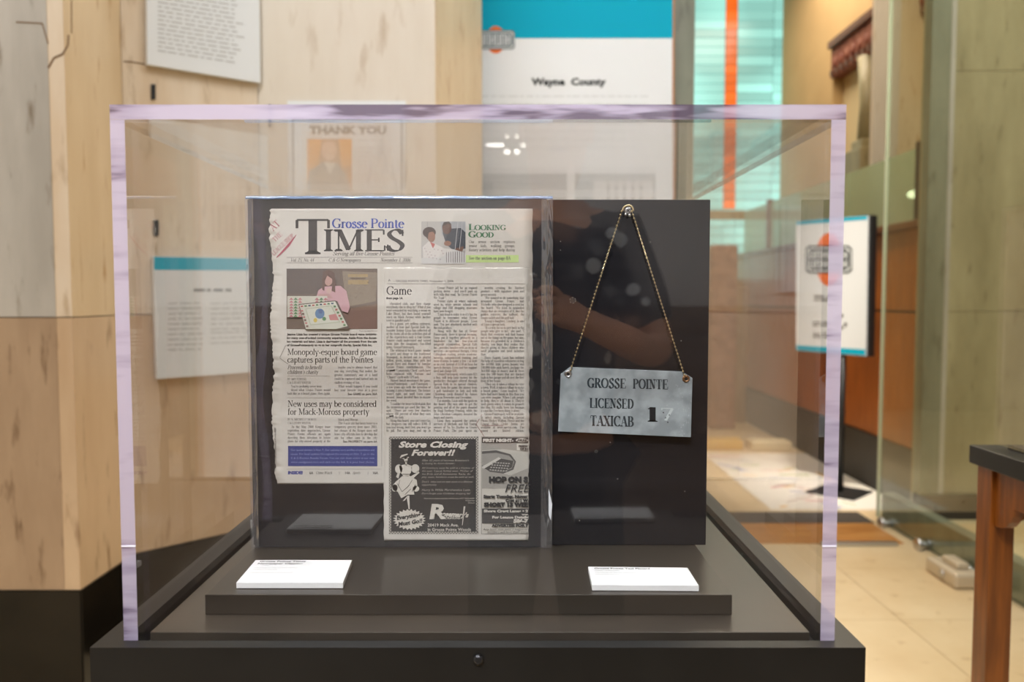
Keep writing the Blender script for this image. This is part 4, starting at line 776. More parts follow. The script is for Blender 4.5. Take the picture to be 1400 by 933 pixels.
it += [((92, 66, 58), EL(452, 384, 9, 15)), ((92, 66, 58), R4(443.5, 384, 462, 402)), ((206, 160, 168), [(438, 397), (446, 392), (468, 391), (476, 398), (481, 420), (478, 428), (466, 424), (448, 412), (435, 406)]), ((190, 150, 140), EL(451.5, 383, 5.6, 8)),
       ((92, 66, 58), [(444, 372), (452, 369), (460, 374), (461, 400), (456, 398), (457, 382), (450, 377), (447, 384), (446, 398), (443, 396)]), ((206, 172, 164), EL(452, 398, 3.5, 4)),
       ((196, 152, 150), [(437, 402), (452, 402), (458, 408), (440, 407)]),
       ((206, 206, 190), R4(395.5, 405, 450, 434)), ((206, 206, 190), [(395.5, 405), (450, 405), (450, 416), (421, 418), (421, 434), (396, 434)])]
for cx_, cc in ((401, (196, 110, 124)), (407, (84, 140, 92)), (413, (206, 130, 136)), (436, (196, 110, 124)), (442, (84, 140, 92)), (448, (196, 110, 124))):
    for j in range(7 if cx_ < 430 else 2): y = 407+j*3.9; it.append((cc, [(cx_-3, y+3.2), (cx_, y), (cx_+3, y+3.2)]))
it += [((96, 84, 76), [(411, 416), (461, 411), (464, 412), (480, 447), (479, 450), (420, 450)]), ((214, 216, 200), [(412, 417), (461, 412.2), (478, 446), (462, 450), (421, 450)]), ((190, 198, 176), [(420, 422), (456, 418), (468, 441), (427, 445)]), ((218, 222, 206), [(421.5, 423), (455, 419), (466, 440), (428, 443.5)]),
       ((98, 136, 176), EL(440, 429, 6.5, 7)), ((84, 110, 160), EL(441, 426, 3, 3)), ((220, 196, 92), EL(434, 438, 2.6, 3)), ((84, 140, 92), EL(446, 436, 2.6, 2.6)), ((206, 140, 140), [(452, 431), (462, 429), (466, 438), (454, 438)])]
for i in range(9): x = 414+i*5.2; y = 418-i*.5; it.append((((196, 90, 90), (84, 140, 92), (70, 90, 120))[i % 3], R4(x, y, x+3.2, y+2)))
for i in range(7): x = 459+i*2.2; y = 418+i*4.2; it.append((((84, 140, 92), (196, 110, 110))[i % 2], R4(x, y, x+3, y+2.4)))
for i in range(6): x = 414.5+i*1.4; y = 424+i*4.2; it.append((((206, 130, 130), (120, 90, 90))[i % 2], R4(x, y, x+3, y+2.2)))
picture('photograph', pa, A, it)
# --- caption, headlines, body
g = MB(); g2 = MB()
cap = ['Jeanne Lizza has created a unique Grosse Pointe board game highlight-', 'ing many one-of-a-kind community experiences. Aside from the donat-', 'ion materials and labor, Lizza is designating all the proceeds from the sale', 'of GrossePointeopoly to go to her nonprofit charity, Special Kids Inc.']
for i, s_ in enumerate(cap): sans(g, pa, s_, 394.5, 458.6+i*4.95, 3.0, 517.5 if i < 3 else 511, bold=.035)
sans(g2, pa, 'Photo by Amy Powers', 0, 453.6, 2.0, right=518)
serif(g, pa, 'Monopoly-esque board game', 395, 485.5, 8.6, 517.5, bold=.8, n=5); serif(g, pa, 'captures parts of the Pointes', 395, 496, 8.6, 512.5, bold=.8, n=5)
serif(g, pa, 'New uses may be considered', 395.5, 556.5, 8.8, 517, bold=.8, n=5); serif(g, pa, 'for Mack-Moross property', 395.5, 567.3, 8.8, 507, bold=.8, n=5)
serif(g2, pa, 'Proceeds to benefit', 395, 505, 5.6, 442, shear=.3); serif(g2, pa, "children's charity", 395, 511.5, 5.6, 437, shear=.3)
serif(g2, pa, 'BY AMY POWERS', 395, 520, 3.0, 421); serif(g2, pa, 'C & G STAFF WRITER', 395, 524.8, 3.0, 427); serif(g2, pa, 'BY K. MICHELLE MORAN', 395.5, 575, 3.0, 435); serif(g2, pa, 'C & G STAFF WRITER', 395.5, 580, 3.0, 427)
for x0, y, x1 in ((395, 514, 453), (395, 544, 518), (394, 641.5, 524)): rect(g2, pa, x0, y, x1, y+.35)
rect(g2, pa, 523.8, 442, 524.2, 638); g.build('headlines', BLK, A)
bodyA = [["You've probably never won-", "dered what Grosse Pointe would look like as a board game, then again, most people have not."], ["maybe you've always hoped that one day, everything that makes the greater community one of a kind could be captured and turned into an endless evening of fun.", "What would happen if you could buy your favorite store at a price"],
         ["As the May 2008 Kroger lease expiration date approaches, Grosse Pointe Farms officials are again directing their attention to future plans for city-owned property at the corner"], ["Mack and Moross.", "The 7-acre site has been home to a temporary grocery store since 2003, but closure of the Kroger store will leave city officials free to develop the site for other uses in the city"]]
column(g2, pa, bodyA[0], 395, 454, 530, 540, 4.9, 3.5); column(g2, pa, bodyA[1], 459.5, 518, 504, 535, 5.2, 3.5); column(g2, pa, bodyA[2], 395.5, 454, 585.4, 605, 4.9, 3.5); column(g2, pa, bodyA[3], 459.5, 518, 575.4, 600, 5.0, 3.5)
sans(g2, pa, 'See GAME on page 36A', 0, 540.3, 3.0, right=518, bold=.04); sans(g2, pa, 'See PROPERTY on page 6A', 0, 605.3, 3.0, right=518, bold=.04)
for s_, x, it_ in (('6A', 425, 0), ('Crime Watch', 434, 1), ('14A', 474, 0), ('Sports', 484, 1), ('16A', 512, 0)):
    if it_: serif(g2, pa, s_, x, 648.3, 3.6, shear=.25)
    else: sans(g2, pa, s_, x, 648.3, 3.3, bold=.05)
for x in (466, 505): rect(g2, pa, x, 645, x+.4, 649)
serif(g2, pa, 'Periodical postage class mail paid at Warren 48089', 379.6, 645, 2.6, ang=90, sx=1.0)
g2.build('body_print', GRY, A)
picture('photo_box', pa, A, [((66, 72, 128), R4(396, 610, 518, 637.5))])
g = MB()
for i, s_ in enumerate(['Our special election is Nov. 7. Our websites carry profiles of candidates and', 'issues. For local updates throughout the evening on Nov. 7, go to the', 'C & G Election Results Forum. You can visit them online at our web', 'www.candgnews.com and click on the link. It is your best choice.']): sans(g, pal(pa, 2), s_, 400, 616.6+i*5.5, 2.6, 514)
g.build('box_lettering', ink((150, 154, 190)), A); g = MB(); sans(g, pa, 'INSIDE!', 396, 648.4, 4.2, 416, bold=.06); g.build('inside_lettering', ink((66, 72, 140)), A)
# --- top right picture and teaser
it = [((190, 188, 182), R4(578, 303, 638.5, 361)), ((170, 174, 176), [(604, 303), (638.5, 303), (638.5, 330), (606, 322)]), ((150, 150, 150), R4(586, 303, 586.6, 322)), ((60, 66, 74), [(607, 318), (616, 313), (632, 312), (638.5, 318), (638.5, 340), (622, 343), (612, 334)]), ((96, 64, 52), EL(613, 312, 6.5, 8.5)), ((52, 40, 36), [(606, 310), (609, 304), (616, 303), (620, 308), (615, 306)]),
      ((60, 44, 42), EL(589, 318, 9, 7.5)), ((150, 104, 84), EL(592, 324, 5.2, 7.5)), ((60, 44, 42), [(581, 318), (590, 311), (597, 316), (588, 318), (587, 328)]), ((224, 220, 214), [(580, 338), (588, 330), (598, 334), (610, 340), (622, 341), (624, 352), (602, 358), (581, 361)]), ((196, 92, 84), [(590, 331), (597, 334), (594, 340)]),
      ((150, 104, 84), EL(614, 333, 5, 3.5)), ((112, 78, 62), [(624, 340), (636, 337), (634, 346), (626, 346)]), ((214, 214, 210), [(578, 353), (606, 352), (622, 341), (638.5, 346), (638.5, 361), (578, 361)])]
for i in range(9): it.append(((120, 112, 112), R4(612+i*3, 345-i*.2, 612.9+i*3, 359)))
for i in range(14): it.append(((150, 120, 120), EL(583+(i*7 % 26), 340+(i*5 % 16), .7, .7, 5)))
for x in (628, 634): it.append(((205, 205, 205), [(x-4, 341), (x-3.4, 341), (x+.6, 303), (x, 303)]))
picture('photograph', pa, A, it)
g = MB(); serif(g, pa, 'L', 642.5, 314.8, 8.4, 651, bold=1.5); serif(g, pa, 'OOKING', 651, 314.8, 7.0, 693.5, bold=1.5); serif(g, pa, 'G', 642.5, 324.8, 8.4, 652.5, bold=1.5); serif(g, pa, 'OOD', 653, 324.8, 7.0, 677, bold=1.5); g.build('teaser_title', ink((78, 118, 84)), A)
picture('highlight', pa, A, [((188, 208, 138), R4(639, 349, 711, 359))])
g = MB(); column(g, pa, ['Our senior section explores senior kids, walking groups, Rotary activities and help during winter.'], 643, 706, 332.6, 344, 5.6, 4.2, indent=0); serif(g, pal(pa, 2), 'See the section on page 8A', 643, 355.4, 4.6, 700, bold=1.1); g.build('teaser_print', GRY, A)
# --- cutting
g = MB(); g2 = MB(); rect(g2, pb2, 531, 388, 719.5, 388.4); rect(g2, pb2, 722.2, 389, 722.6, 482)
sans(g2, pb2, 'A', 533, 385, 3.6); sans(g2, pb2, '\u2013 GROSSE POINTE TIMES, November 1, 2006', 540, 386, 3.2, 622)
serif(g, pb2, 'Game', 530.5, 403.2, 11.5, 565, bold=.9, n=6); sans(g, pb2, 'from page 1A', 530.5, 409.2, 2.9, 553, bold=.05)
c1 = ["cherished club, and then charge everybody else to shop by? What if you were rewarded by watching a moon on Lake Shore, but then found yourself stuck on Mack Avenue while mother tried to parallel park?", "It's a giant, yet selfless endeavor, mother of four and Special Kids Inc. founder Jeanne Lizza has collected all of the traits, all of the activities and all of the experiences only a true Grosse Pointer could understand and turned them into the imaginary, fun-filled game, GrossePointeopoly.",
      "The whimsical board game, similar in spirit and shape to the traditional Monopoly, is decked out in playful yellow, green, orange, blue, pink and purple hues and framed by familiar Grosse Pointe establishments. The original \"Community Chest\" cards have been replaced with Fortune and \"Chance\" cards with GPLuck.", "Ahmed Ismail mentioned the game, GrossePointeopoly \u2013 and Pointopoly \u2013 a few years ago with the intention of turning it into a fundraiser. The former wasn't right, not until Lizza came around. Ismail decided then to donate the word.",
      "\"I couldn't be more tickled pink that the momentum got used like this,\" he said. \"There are very few charities where 100 percent of what they earn goes to the kids.\"", "Along this board, you can't earn Go, but shoppers can still collect $200. If you land wrong, don't fret, you won't go to jail. But you may end up in"]
c2 = ["Grosse Pointe jail for an expired parking meter \u2013 and you'll park up with bills that read, \"In Grosse Pointe We Trust.\"", "Private clubs sit where railroads used to, while private schools and village and Hill shopping museums have now bought.", "\"I just tried to tailor it so it's fun for people to remember what Grosse Pointe is to different people,\" Lizza said. \"I'm just absolutely thrilled with the end product.\"",
      "Along with the fun of Grosse Pointeopoly, there is special meaning. Lizza put it together primarily as a fundraiser for her four-year-old nonprofit organization, Special Kids Inc., provides families with an array of services \u2013 occupational therapy, Orton Gillingham reading, private academic tutoring, computerized training, and more lessons, to name a few \u2013 at little or no cost. Instead of $150 an hour for speech therapy, Lizza and her support need just charge $20.",
      "GrossePointeopoly, which costs $25 a box, will help raise money for the productive therapies offered through Special Kids to its special children. Aside from the game, the money from a golf fundraiser in July and sells Christmas cards donated by Amore Press in November and December.", "For months, Lizza sold the spots on the board. She was able to get the printing and all of the paper donated by Staal Brothers Printing, while the John Christian Company donated the boxes and inserts.", "Lizza then acquired the artistic services of Michelle and Bill Young, owners of Yo Yo Studios in Grosse Pointe Park. The pair spent six"]
c3 = ["months creating the finished product \u2013 with signature pink and green accents.", "\"We wanted to do something that screamed Grosse Pointe,\" said Michelle, who also designed a crest for the board. \"We tried to symbolize things that are evocative of it, like the golden retriever, the sailboat, the tennis racket and the golf ball.\"", "Young's daughter, Lindsey, is one of Lizza's special kids.", "\"It's a way for us to give back to the people who give to her,\" she said. \"I think that everyone will find humor out of the things on the game, but also, because it's provided by a children's charity, you hope they realize that they're giving to those children who need programs and need activities than.\"",
      "Since August, Lizza has enlisted the help of countless volunteers to bag the 64,000 little green houses and 240,000 little pink hotels, package the 364,000 slips of money and fit them into the 500 boxes that are stacked high in her garage and all over the first floor of her house.", "\"They say it takes a village to raise a town. Well, it takes a village to make a board game,\" Lizza laughed. \"We have had more hands in this than you can even imagine. When I ask people to help, they're all about it. They're such givers when it comes to projects like this. It's really been fun because it's not like I've been doing it alone.\"",
      "GrossePointeopoly will be available at select stores, including Special Photo, Hickey Walton, Pierce and the League Shop. Order forms are available at www.special.com. The games are limited edition."]
column(g2, pb2, c1, 530.5, 591, 417, 590.5, 4.56, 3.5); column(g2, pb2, c2, 595, 654.5, 395.4, 590.5, 4.535, 3.5); column(g2, pb2, c3, 659.5, 718.5, 395.4, 590.5, 4.535, 3.5)
for x, y, w_ in ((535, 506, 7), (534, 568.5, 6)): g.poly([pb2(x, y), pb2(x+w_, y-.6), pb2(x+w_+1, y+.8), pb2(x+1, y+1.4)])
g.build('headline', BLK, B); g2.build('article_print', ink((112, 107, 102)), B)
g = MB()
for p, q_ in (((661, 567), (653, 580)), ((653, 580), (664, 597)), ((661, 582), (690, 581.6)), ((395-0, 0), (395, 0))):
    if q_[1] == 0: continue
    (x0, y0_), (x1, y1_) = p, q_; l = math.hypot(x1-x0, y1_-y0_); nx, ny = -(y1_-y0_)/l*.3, (x1-x0)/l*.3; shape(g, pb2, [(x0-nx, y0_-ny), (x1-nx, y1_-ny), (x1+nx, y1_+ny), (x0+nx, y0_+ny)], k=1)
g.build('red_pen_mark', ink((146, 100, 100)), B)
g = MB()
for p, q_ in (((393, 472), (385, 489)), ((385, 490), (396, 498))):
    (x0, y0_), (x1, y1_) = p, q_; l = math.hypot(x1-x0, y1_-y0_); nx, ny = -(y1_-y0_)/l*.3, (x1-x0)/l*.3; shape(g, pa, [(x0-nx, y0_-ny), (x1-nx, y1_-ny), (x1+nx, y1_+ny), (x0+nx, y0_+ny)])
g.build('pen_mark', GRY, A)
# --- advertisement 1
ad = MB(); rect(ad, pb2, 534, 597, 656, 730, 0); rect(ad, pb2, 537.3, 600.3, 652.7, 726.7, 1, .5)
i = 0; x = 534
while x < 655:
    for yy_ in (597.2, 726.9): shape(ad, pb2, R4(x, yy_, x+1.9, yy_+1.5), 2, 1); shape(ad, pb2, R4(x+1.9, yy_+1.5, x+3.8, yy_+3), 2, 1)
    x += 3.8
y = 600.5
while y < 725:
    for xx in (534.2, 653): shape(ad, pb2, R4(xx, y, xx+1.4, y+1.9), 2, 1); shape(ad, pb2, R4(xx+1.4, y+1.9, xx+2.8, y+3.8), 2, 1)
    y += 3.8
ado = ad.build('closing_sale_advert', [ink((112, 108, 102)), ink((60, 58, 56)), ink((184, 178, 166))], B)
g = MB(); p3 = pal(pb2, 9)
def script(s_, x0, y, c, x1, bold): sans(g, p3, s_, x0, y, c, x1, bold=bold, shear=.28)
script('Store Closing', 547, 611.5, 8.2, 640, .045); script('Forever!!', 565, 622.5, 8.0, 622, .045)
lines = [('After 62 years of business Rosemary\'s', 579, 630.5, 2.7, 643), ('is closing its doors forever.', 579, 634.6, 2.7, 624), ('All inventory must be sold at a fraction of', 579, 640.8, 2.7, 650), ('the cost. Casual, formal wear, Mother of', 579, 644.9, 2.7, 648), ('the Bride and all Accessories. Racks, dis-', 579, 649, 2.7, 646), ('play cases, furniture must be sold as well.', 579, 653.1, 2.7, 650),
         ("Don't  miss out on this once in a lifetime", 579, 659.6, 2.7, 648), ('opportunity.', 579, 663.7, 2.7, 599.5), ('Hurry In While Merchandise Lasts.', 579, 671, 3.2, 645.5), ("Don't forget your Christmas shopping list!", 579, 675.6, 2.6, 645)]
gl_ = MB()
for s_, x0, y, c, x1 in lines: sans(gl_, p3, s_, x0, y, c, x1, bold=0, shear=.22)
gl_.build('advert_lettering', ink((176, 171, 160)), B)
sans(g, p3, 'Previous purchases, layaways and bonuses NOT INCLUDED', 582, 682, 1.8, 651, shear=.2); sans(g, p3, '*if Sales Final', 0, 685, 1.8, right=651); sans(g, p3, 'Discount', 0, 688, 1.8, right=651)
sans(g, p3, '20419 Mack Ave.', 587, 719.5, 4.2, 629, bold=.02); sans(g, p3, 'in Grosse Pointe Woods', 587, 725.6, 4.2, 646, bold=.02)
sans(g, p3, 'R', 589.5, 708.5, 20, 613, bold=.04, shear=.12); sans(g, p3, "osemary's", 606, 705, 6.2, 642, bold=.05, shear=.3, ang=-3); sans(g, p3, 'PASHONS', 611, 709.5, 3.6, 631, bold=.02, shear=.2)
g.poly([p3(x, y) for x, y in ((636, 692), (638.5, 692), (634.5, 718), (633.8, 718))])
burst = []
for i in range(48):
    a_ = i*2*math.pi/48; r = 1 if i % 2 else .82; burst.append((562+22.5*r*math.cos(a_), 710+14.5*r*math.sin(a_)))
for i in range(48): g.poly([p3(562, 710), p3(*burst[i]), p3(*burst[(i+1) % 48])])
lady = [[(551, 622), (560, 620), (558, 624), (562, 625), (556, 628), (549, 626)], EL(557.3, 628, 2.6, 3.6), R4(556.4, 630, 558.6, 636), [(548, 637), (556, 634.5), (559, 634.5), (566, 637), (564, 646), (561, 651), (554, 651), (550, 646)],
        EL(547.5, 641, 5, 6.2), EL(570, 640.5, 5.6, 6), [(573, 643), (576, 646), (567, 654), (564, 651), (571, 647)], [(546, 646), (549, 647), (547, 654), (544, 652)], [(552, 651), (562, 650), (572, 656), (573, 664), (568, 672), (569, 676), (560, 676), (551, 681), (546, 672), (540, 670), (538.5, 664), (544, 658)],
        [(558, 678), (562, 677), (562.5, 696), (561, 696)], [(560, 678), (556, 684), (552.5, 685), (557, 680)], EL(571, 668, 4.5, 4), EL(542, 667, 4, 5)]
for s_ in lady: g.poly([p3(x, y) for x, y in s_])
g.build('advert_lettering', ink((206, 200, 188)), B)
g = MB(); p4 = pal(pb2, 13); sans(g, p4, 'Everything', 545, 710.5, 5.6, 577.5, bold=.04, shear=.2, ang=9); sans(g, p4, 'Must Go!!', 547, 719, 5.6, 580, bold=.04, shear=.2, ang=9)
for pts in ([(545, 660), (552, 672)], [(552, 672), (561, 664)], [(561, 664), (566, 656)], [(556, 676), (564, 668)], [(551, 648), (564, 648)], [(549, 656), (547, 664)], [(566, 672), (570, 662)]):
    (x0, y0_), (x1, y1_) = pts; l = math.hypot(x1-x0, y1_-y0_); nx, ny = -(y1_-y0_)/l*.28, (x1-x0)/l*.28; shape(g, p4, [(x0-nx, y0_-ny), (x1-nx, y1_-ny), (x1+nx, y1_+ny), (x0+nx, y0_+ny)])
shape(g, p4, [(550, 625.5), (559, 621.5), (561, 623.5), (552, 626.5)])
g.build('advert_dark_lettering', ink((52, 50, 48)), B)
# --- advertisement 2
XR = 724.3
it = [((96, 92, 88), R4(660, 597, XR, 730)), ((196, 190, 178), R4(660.5, 597.5, XR, 729.6)), ((66, 64, 62), R4(661, 598, XR, 605.6)), ((158, 153, 144), R4(661, 605.6, XR, 668)), ((186, 181, 170), [(661, 616), (690, 614), (724, 618), (XR, 668), (661, 668)]), ((158, 153, 144), [(661, 640), (700, 650), (XR, 640), (XR, 668), (661, 668)]), ((206, 200, 188), R4(708.5, 606.8, XR, 615.5)),
      ((92, 88, 84), [(661, 617), (680, 615.5), (700, 621), (707.5, 631), (704, 642), (690, 647.5), (672, 645), (661, 638)]), ((150, 146, 138), [(661, 620.5), (680, 619), (698, 623), (705, 631), (702, 640), (690, 645.5), (674, 643.5), (661, 636)]), ((84, 80, 76), [(663, 640.5), (687, 627), (704, 630), (702, 639), (690, 645), (674, 643)]), ((196, 190, 180), [(661, 638), (684, 625), (687, 627), (663.5, 641)])]
for r_ in range(4):
    for k in range(7): it.append(((168, 164, 156), R4(675+k*3.6-r_*1.2, 631.5+r_*3.3+k*.25, 677.4+k*3.6-r_*1.2, 633+r_*3.3+k*.25)))
it += [((76, 73, 70), R4(661, 695, XR, 715)), ((206, 200, 188), EL(715.6, 601.8, 8.4, 3))]
picture('bowling_advert', pb2, B, [(c, [(min(x, XR), y) for x, y in p]) for c, p in it])
g = MB(); gw = MB(); p3 = pal(pb2, 18)
sans(gw, p3, 'FIRST NIGHT-', 662.5, 603.8, 4.2, 704, bold=.07); sans(g, p3, 'FREE', 709, 603.4, 3.6, 722, bold=.02, shear=.3)
sans(g, p3, 'FREEW', 711, 611, 2.8, 723.8, bold=.06); sans(g, p3, 'OF JU', 713, 614.8, 2.8, 723.8, bold=.06)
sans(g, p3, 'HOP ON S', 670.5, 658.6, 7.2, 724, bold=.08); sans(g, p3, 'FREE', 692.5, 672.5, 11.5, 724, bold=0, shear=.3)
sans(g, p3, 'Starts Tuesday, Nover', 663, 680, 3.8, 724, bold=.07); sans(g, p3, 'Cost $11 W', 693, 685.6, 3.8, 724, bold=.07); sans(g, p3, 'SHORT 13 WEE', 663.5, 692, 5.4, 724, bold=.08)
sans(gw, p3, 'Shore Crest Lanes \u2022 2', 663.5, 699.8, 3.4, 724, bold=.06); sans(gw, p3, 'ww', 715, 704, 2.6, 724, bold=.06); sans(gw, p3, 'For League Details', 675, 708.2, 3.4, 724, bold=.06); sans(gw, p3, '586-7', 704, 714, 4.8, 724, bold=.08)
sans(g, p3, 'ADVERTISE FOR F', 674, 719.6, 3.8, 724, bold=.07); sans(g, p3, 'Any team that joins a league or', 662.5, 724.4, 3.0, 723.5, shear=.2); sans(g, p3, 'members will have them comp', 668, 728.4, 3.0, 723.5, shear=.2)
g.build('advert_dark_lettering', ink((58, 55, 53)), B); gw.build('advert_lettering', ink((206, 200, 188)), B)

# ============================================================ TAXICAB PLACARD
YT = .9025; ptx = front(YT)
o_pts = [(781, 502), (934, 508), (948.5, 517), (946.3, 598), (765, 590), (768.5, 511.5)]
plm = pbr('worn_grey_metal', srgb(150, 158, 160), .42, c2=srgb(126, 133, 135), nscale=42, bump=.1, detail=8, lo=.40, hi=.58, spec=.4)
t = root('taxicab_placard', ptx.pt(857, 598), 'worn grey metal taxicab placard with clipped corners hanging from the chain', 'placard')
MB().slab(ptx, o_pts, 0, .0013).build('plate', plm, t, bevel=.0003)
g = MB(); pt_ = lambda x, y: ptx.pt(x, y+(x-850)*.022, .0015)
serif(g, pt_, 'GROSSE', 805, 531, 13.2, 858, bold=1.6, n=7, track=5); serif(g, pt_, 'POINTE', 867, 531, 13.2, 915.5, bold=1.6, n=7, track=5)
serif(g, pt_, 'LICENSED', 808, 558.5, 13.2, 868.5, bold=1.6, n=7, track=5); serif(g, pt_, 'TAXICAB', 809, 583, 14.0, 868.5, bold=1.6, n=7, track=5)
g.build('lettering', ink((44, 52, 56)), t)
g = MB(); serif(g, pt_, '1', 882, 575.5, 20.0, 905, bold=1.45, n=6); g.build('black_numeral', ink((24, 26, 28)), t)
g = MB(); serif(g, pt_, '7', 903.5, 574, 18, 924, bold=.8, n=6); g.build('worn_numeral', ink((176, 184, 184)), t, )
g = MB()
for x, y in ((911, 569), (914, 575), (908, 562), (916, 565)): g.poly([pt_(x, y), pt_(x+1.6, y+.4), pt_(x+1.2, y+2), pt_(x-.2, y+1.6)])
g.build('numeral_flecks', ink((46, 50, 52)), t)
g = MB(); rg = random.Random(17)
for i in range(60):
    x = 946-abs(rg.gauss(0, 16)); y = 516+rg.random()*80; 
    if x < 800 or y > 596: continue
    s_ = rg.uniform(.4, 1.2); g.poly([ptx.pt(x, y, .00145), ptx.pt(x+s_, y+.2, .00145), ptx.pt(x+s_*.8, y+s_, .00145)])
g.build('paint_flecks', ink((196, 200, 198)), t)
for x, y, mt in ((778.5, 511.5, M['steel']), (939.5, 518, M['copper'])):
    c = ptx.pt(x, y); q = MB()
    for i in range(20):
        a_, b_ = i*math.pi/10, (i+1)*math.pi/10
        for r0_, r1_, d0, d1 in ((.0018, .003, -.0026, -.0030), (.003, .0044, -.0030, -.0014)):
            q.poly([(c.x+r0_*math.cos(a_), c.y+d0, c.z+r0_*math.sin(a_)), (c.x+r0_*math.cos(b_), c.y+d0, c.z+r0_*math.sin(b_)), (c.x+r1_*math.cos(b_), c.y+d1, c.z+r1_*math.sin(b_)), (c.x+r1_*math.cos(a_), c.y+d1, c.z+r1_*math.sin(a_))])
    q.build('eyelet', mt, t); MB().tube([(c.x, YT-.0014, c.z), (c.x, YT-.0020, c.z)], .0020, 14).build('eyelet_hole', M['black'], t)
# bead chain
t = root('bead_chain', sc_c, 'thin beaded metal chain looped over the screw, holding the placard', 'chain')
YC = YB-.0068
for nm, (x0, y0_), (x1, y1_), mt in (('bead', (852, 289), (782, 506), M['brass']), ('bead', (866, 289), (937.5, 513), M['brass'])):
    L_ = math.hypot(x1-x0, y1_-y0_); n_ = int(L_/5.1); a_ = at(x0, y0_, YC+.0005); b_ = at(x1, y1_, YT-.003)
    me = None
    for i in range(n_+1):
        p = a_.lerp(b_, i/n_); q = MB(); q.ball((0, 0, 0), .00118, 10, 7)
        if me is None: o = q.build('bead', mt, t, at0=None); me = o.data; o.location = p-t.location
        else: o = bpy.data.objects.new('bead', me); col.objects.link(o); o.parent = t; o.location = p-t.location
        # keep mesh centred at its own origin
    for v in me.vertices: v.co += t.location
    MB().tube([a_, b_], .00035, 6).build('chain_wire', mt, t)
q = MB(); c = sc_c; YL = YC
for i in range(13):
    a_ = R(180-i*15); q.ball((c.x+.0058*math.cos(a_), YL, c.z+.0052*math.sin(a_)+.0005), .00118, 8, 6)
q.build('chain_loop', M['brass'], t)
q = MB(); c = sc_c; q.ball((c.x-.003, YL-.002, c.z-.0045), .0016, 8, 6); q.ball((c.x+.0015, YL-.002, c.z-.0055), .0018, 8, 6); q.build('chain_clasp', M['steel'], t)

# ============================================================ LABEL CARDS
pz = Plane((0, 0, ZR), (0, 0, 1))
def card(name, px, label, lines, top=.0062):
    """px: four top-face corners (front left, front right, back right, back left) in the photograph"""
    P_ = Plane((0, 0, ZR+top), (0, 0, 1)); c = [P_.pt(x, y) for x, y in px]
    t = root(name, (sum(v_.x for v_ in c)/4, sum(v_.y for v_ in c)/4, ZR), label, 'label card')
    MB().prism([v_+Vector((0, 0, .0004-top)) for v_ in c], (0, 0, top-.0004)).build('card', M['white'], t, bevel=.0003)
    fl_, fr, br_, bl = c; u = (fr-fl_); v = (bl-fl_); W, H_ = u.length, v.length; u = u/W; v = v/H_
    for k, (s_, x0, y0_, capm, cc, b_) in enumerate(lines):
        g = MB(); put = lambda x, y: bl+u*x-v*y+Vector((0, 0, .0003)); sans(g, put, s_, x0, y0_, capm, None, bold=b_); g.build('lettering', ink(cc), t)
    return W, H_
D_, G_ = (70, 68, 66), (168, 166, 164)
print('CARD', card('label_card', [(325, 797), (471, 797), (483.5, 766), (351.5, 766)], 'white label card on the left of the riser, about the newspaper clipping', [('Grosse Pointe Times', .006, .0075, .0042, D_, .03), ('Newspaper Clipping', .006, .0145, .0042, D_, .03), ('2006', .012, .0195, .0026, G_, 0), ('Courtesy of the Grosse Pointe', .006, .0265, .0026, G_, 0), ('Historical Society', .006, .0315, .0026, G_, 0), ('Museum Collection 2006.014.001', .006, .041, .0024, G_, 0)]))
print('CARD', card('label_card', [(811.5, 800), (957.5, 801), (942, 776.5), (806, 775)], 'white label card on the right of the riser, about the taxi placard', [('Grosse Pointe Taxi Placard', .006, .008, .0038, D_, .03), ('Date Unknown', .006, .014, .0030, G_, .01), ('Courtesy of the Grosse Pointe', .006, .020, .0026, G_, 0), ('Historical Society', .006, .025, .0026, G_, 0)]))

# ============================================================ BEHIND THE CAMERA (seen as reflections)
t = root('ceiling_spotlights', (0, -5.2, 2.6), 'hanging fitting with two lit tubes and four small bulbs, reflected in the cover', 'lamp')
hot = pbr('lamp_tube', (1, 1, 1), .4, emit=(1, .97, .92), es=14); zc_ = 2.55
for s_ in (-1, 1): MB().tube([(s_*.07, -5.2, zc_), (s_*.21, -5.2, zc_)], .010, 8).build('lamp_tube', hot, t)
for sx in (-1, 1):
    MB().ball((sx*.042, -5.2, zc_+.07), .012).build('bulb', hot, t); MB().ball((sx*.042, -5.2, zc_-.055), .020).build('bulb', hot, t)
MB().box((-.06, -5.22, zc_-.03), (.06, -5.18, zc_+.05)).build('housing', ink((120, 116, 110)), t, bevel=.01); MB().tube([(0, -5.2, zc_+.05), (0, -5.2, 5.19)], .006, 6).build('hanging_rod', M['steel'], t)
# photographer and camera, just behind the viewpoint; mirrored in the glossy boards
def skin(name, joints, edges, mat, parent, sub=2, roots=(0,)):
    L = wloc(parent); names = list(joints); idx = {k: i for i, k in enumerate(names)}
    me = bpy.data.meshes.new(name); me.from_pydata([tuple(Vector(joints[k][0])-L) for k in names], [(idx[a_], idx[b_]) for a_, b_ in edges], []); me.update()
    o = bpy.data.objects.new(name, me); col.objects.link(o); o.parent = parent; o.modifiers.new('skin', 'SKIN')
    if not me.skin_vertices: 
        bm = bmesh.new(); bm.from_mesh(me); bm.verts.layers.skin.verify(); bm.to_mesh(me); bm.free()
    for k in names:
        r = joints[k][1]; r = r if isinstance(r, tuple) else (r, r); sv = me.skin_vertices[0].data[idx[k]]; sv.radius = r; sv.use_root = idx[k] in roots
    o.modifiers['skin'].use_smooth_shade = True
    s_ = o.modifiers.new('sub', 'SUBSURF'); s_.levels = sub; s_.render_levels = sub; me.materials.append(mat)
    return o
px_ = .08
per = root('person', (px_, -.42, 0), 'person in a navy spotted shirt holding a camera, mirrored in the black boards', 'person')
